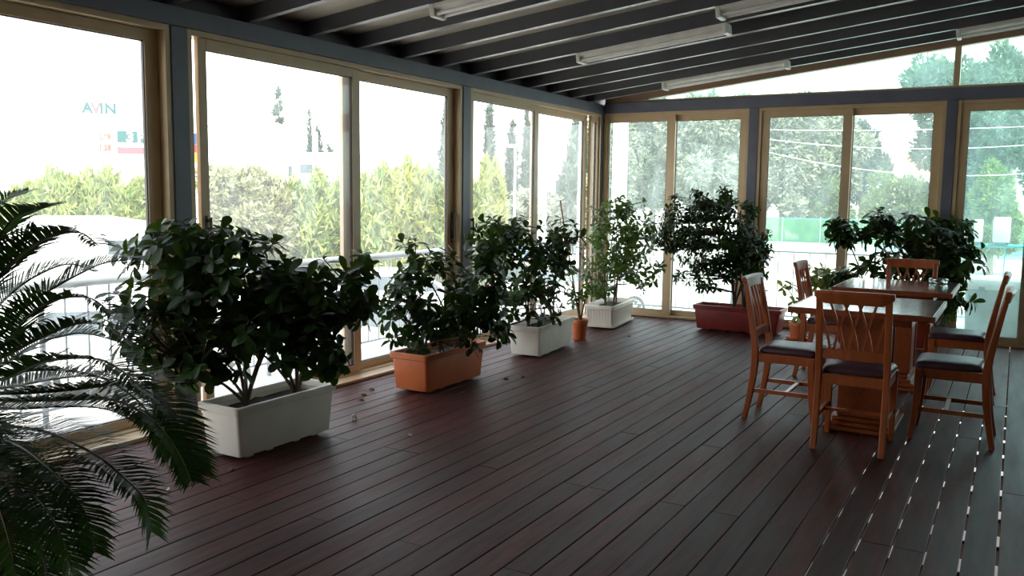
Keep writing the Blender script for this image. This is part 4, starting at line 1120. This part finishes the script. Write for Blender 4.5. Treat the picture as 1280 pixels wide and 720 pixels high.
t = thing('price_sign', (base[0], base[1], GZ), ang, 'petrol price sign with a teal banner and orange digits', 'sign')
z0 = base[2] - GZ
ob('board', MB().box(-.1, 5.4, .03, .14, z0 - .05, z0 + 1.5), EXT['house'], t, bevel=.01)
for xx in (.3, 5.0):
    ob('post', MB().box(xx - .08, xx + .08, .14, .30, 0, z0 + 1.4), EXT['house'], t)
for i, txt in enumerate(('1.69', '1.58')):
    zz = z0 + .90 - i * .49
    f_ = MB(); x0, x1 = .08, .76
    f_.box(x0, x1, -.01, .03, zz, zz + .02); f_.box(x0, x1, -.01, .03, zz + .34, zz + .36); f_.box(x0, x0 + .02, -.01, .03, zz + .02, zz + .34); f_.box(x1 - .02, x1, -.01, .03, zz + .02, zz + .34)
    pf = ob('price_frame', f_, MAT['rafter'], t)
    d_ = ob('digits', text_mesh(txt, .36), EXT['digit'], t); d_.location = (.13, 0, zz + .05); d_.scale = (.85, 1, 1)
ob('banner', MB().box(.92, 4.1, -.01, .03, z0 + .84, z0 + 1.36), EXT['sign_teal'], t)
ob('banner_end', MB().box(4.1, 4.6, -.01, .03, z0 + .84, z0 + 1.36), EXT['sign_blue'], t, label='blue end of the banner')
for ch, xx in (('3', 1.30), ('P', 1.78), ('O', 2.22)):
    letter(t, ch, .62, (xx, -.02, z0 + .88), EXT['house'], 1.1)
ob('pink_strip', MB().box(.92, 2.1, -.01, .03, z0 + .32, z0 + .62), EXT['sign_pink'], t)
ob('red_strip', MB().box(4.1, 4.6, -.01, .03, z0 + .45, z0 + .82), EXT['sign_red'], t)
ob('yellow_strip', MB().box(4.1, 4.6, -.01, .03, z0 + .0, z0 + .45), EXT['sign_yellow'], t)
ob('corner_flag', MB().prism([(0, .28), (.36, .28), (.08, 0)], -.02, .03), MAT['rail'], t).location = (-.08, 0, z0 - .02)

# ------------------------------------------------------------------ cars
def car(x, y, rz, paint, label, cat='car', L=4.2, Wd=1.72, H=1.45, van=False):
    root = thing('van' if van else 'car', (x, y, GZ), rz, label, cat, 'parked vehicles')
    hw = Wd / 2
    if van:
        prof = [(-.5, .30, .95), (-.49, .45, 1.0), (-.47, .9, 1.0), (.0, .9, 1.0), (.20, .88, 1.0), (.33, .62, 1.0), (.46, .52, .95), (.5, .30, .85)]
        st = [(-.5, .25, .55, .90), (-.49, .22, .97, .96), (-.30, .22, 1.0, 1.0), (.0, .22, 1.0, 1.0), (.16, .22, .96, 1.0), (.30, .22, .62, .98), (.45, .22, .52, .92), (.5, .25, .40, .82)]
    else:
        st = [(-.5, .28, .50, .84), (-.48, .20, .66, .92), (-.36, .17, .70, .99), (-.20, .16, .70, 1.0), (.0, .16, .69, 1.0), (.18, .16, .67, 1.0), (.36, .17, .60, .98), (.47, .20, .50, .88), (.5, .28, .40, .78)]
    rings = []
    for fx, zb, zt, w in st:
        X = fx * L; h = hw * w; b_, t_ = zb * H, zt * H
        m1 = b_ + (t_ - b_) * .45
        rings.append([(X, -h * .86, b_), (X, h * .86, b_), (X, h * .97, b_ + .08), (X, h, m1), (X, h * .95, t_ - .05), (X, h * .86, t_), (X, -h * .86, t_), (X, -h * .95, t_ - .05), (X, -h, m1), (X, -h * .97, b_ + .08)])
    ob('body', MB().loft(rings), paint, root, smooth=True)
    if not van:
        cab = [(-.44, .66), (-.30, .955), (-.10, 1.0), (.05, .98), (.24, .67)]
        bot = [(-.44, .66), (-.30, .66), (-.10, .66), (.05, .66), (.24, .66)]
        rings = []
        for (fx, zt), (_, zb) in zip(cab, bot):
            X = fx * L; t = (zt - .66) / .34
            wb = hw * .92; wt = hw * (.92 - .20 * t)
            rings.append([(X, -wb, zb * H - .02), (X, wb, zb * H - .02), (X, wt, zt * H - .02), (X, wt * .85, zt * H), (X, -wt * .85, zt * H), (X, -wt, zt * H - .02)])
        ob('cabin', MB().loft(rings), paint, root, smooth=True)
        for s in (-1, 1):
            g = MB()
            def sidepane(f0, f1, z0, z1, f0t, f1t):
                yb_, yt_ = s * (hw * .905), s * (hw * .765)
                g.add([(f0 * L, yb_ + s * .012, z0 * H), (f1 * L, yb_ + s * .012, z0 * H), (f1t * L, yt_ + s * .012, z1 * H), (f0t * L, yt_ + s * .012, z1 * H)], [(0, 1, 2, 3)])
            sidepane(-.33, -.10, .70, .93, -.27, -.10); ob('side_window', g, EXT['pane'], root); g = MB()
            sidepane(-.085, .17, .70, .93, -.085, .06); ob('side_window', g, EXT['pane'], root)
        ob('windscreen', MB().add([(.235 * L, -hw * .80, .70 * H), (.235 * L, hw * .80, .70 * H), (.075 * L, hw * .66, .965 * H), (.075 * L, -hw * .66, .965 * H)], [(0, 1, 2, 3)]), EXT['pane'], root)
        ob('rear_window', MB().add([(-.43 * L, -hw * .78, .71 * H), (-.43 * L, hw * .78, .71 * H), (-.315 * L, hw * .64, .945 * H), (-.315 * L, -hw * .64, .945 * H)], [(3, 2, 1, 0)]), EXT['pane'], root)
    else:
        for s in (-1, 1):
            ob('side_window', MB().box(.02 * L, .16 * L, s * hw * .965 - .01, s * hw * .965 + .015 * s + .01, .62 * H, .86 * H), EXT['pane'], root)
        ob('windscreen', MB().add([(.305 * L, -hw * .85, .64 * H), (.305 * L, hw * .85, .64 * H), (.185 * L, hw * .8, .93 * H), (.185 * L, -hw * .8, .93 * H)], [(0, 1, 2, 3)]), EXT['pane'], root)
    for fx in (-.31, .31):
        for s in (-1, 1):
            w = ob('wheel', MB().loft([[(fx * L + r_ * math.cos(2 * PI * k / 24), s * (hw - .19 + yy), .32 + r_ * math.sin(2 * PI * k / 24)) for k in range(24)] for r_, yy in ((.26, 0), (.32, .02), (.32, .18), (.25, .205), (.22, .19))]), EXT['tyre'], root, smooth=True)
            hb = MB()
            for k in range(7):
                a = 2 * PI * k / 7
                hb.bar([(fx * L, s * (hw + .012), .32), (fx * L + .225 * math.cos(a), s * (hw + .005), .32 + .225 * math.sin(a))], .05, .02, (0, 1, 0))
            hb.loft([[(fx * L + r_ * math.cos(2 * PI * k / 20), s * (hw + .006), .32 + r_ * math.sin(2 * PI * k / 20)) for k in range(20)] for r_ in (.235, .205)], caps=False)
            ob('hub', hb, EXT['hub'], w)
    for s in (-1, 1):
        ob('tail_light', MB().box(-.5 * L - .005, -.485 * L, s * hw * .62 - .12, s * hw * .62 + .12, .50 * H, .60 * H), EXT['sign_red'], root, bevel=.01)
        ob('headlight', MB().box(.478 * L, .495 * L, s * hw * .58 - .14, s * hw * .58 + .14, .40 * H, .48 * H), MAT['tube'], root, bevel=.01)
    return root
white_p = carpaint('white_car_paint', (.80, .80, .80)); silver_p = carpaint('silver_car_paint', (.45, .48, .50)); red_p = carpaint('red_car_paint', (.55, .03, .04)); blue_p = carpaint('blue_car_paint', (.10, .20, .30))
car(-11.70, 8.60, math.radians(52), white_p, 'white car with spoked wheels parked behind the palm fronds')
car((-13.987, 9.751, 0.084)[0], (-13.987, 9.751, 0.084)[1], math.radians(50), white_p, 'tall white van in front of the hedge left of the first post', 'van', 4.6, 1.9, 2.62, True)
car(-8.9, 11.4, math.radians(35), silver_p, 'silver car parked behind the nearest trough shrub')
car(-11.7, 15.4, math.radians(52), white_p, 'white car with red tail lights glimpsed between the first two shrubs')
car((-19.399, 32.850, 0.756)[0], (-19.399, 32.850, 0.756)[1], math.radians(40), blue_p, 'blue car parked far off in the third window')
car(-9.6, 19.6, math.radians(52), white_p, 'white car glimpsed behind the middle white trough')
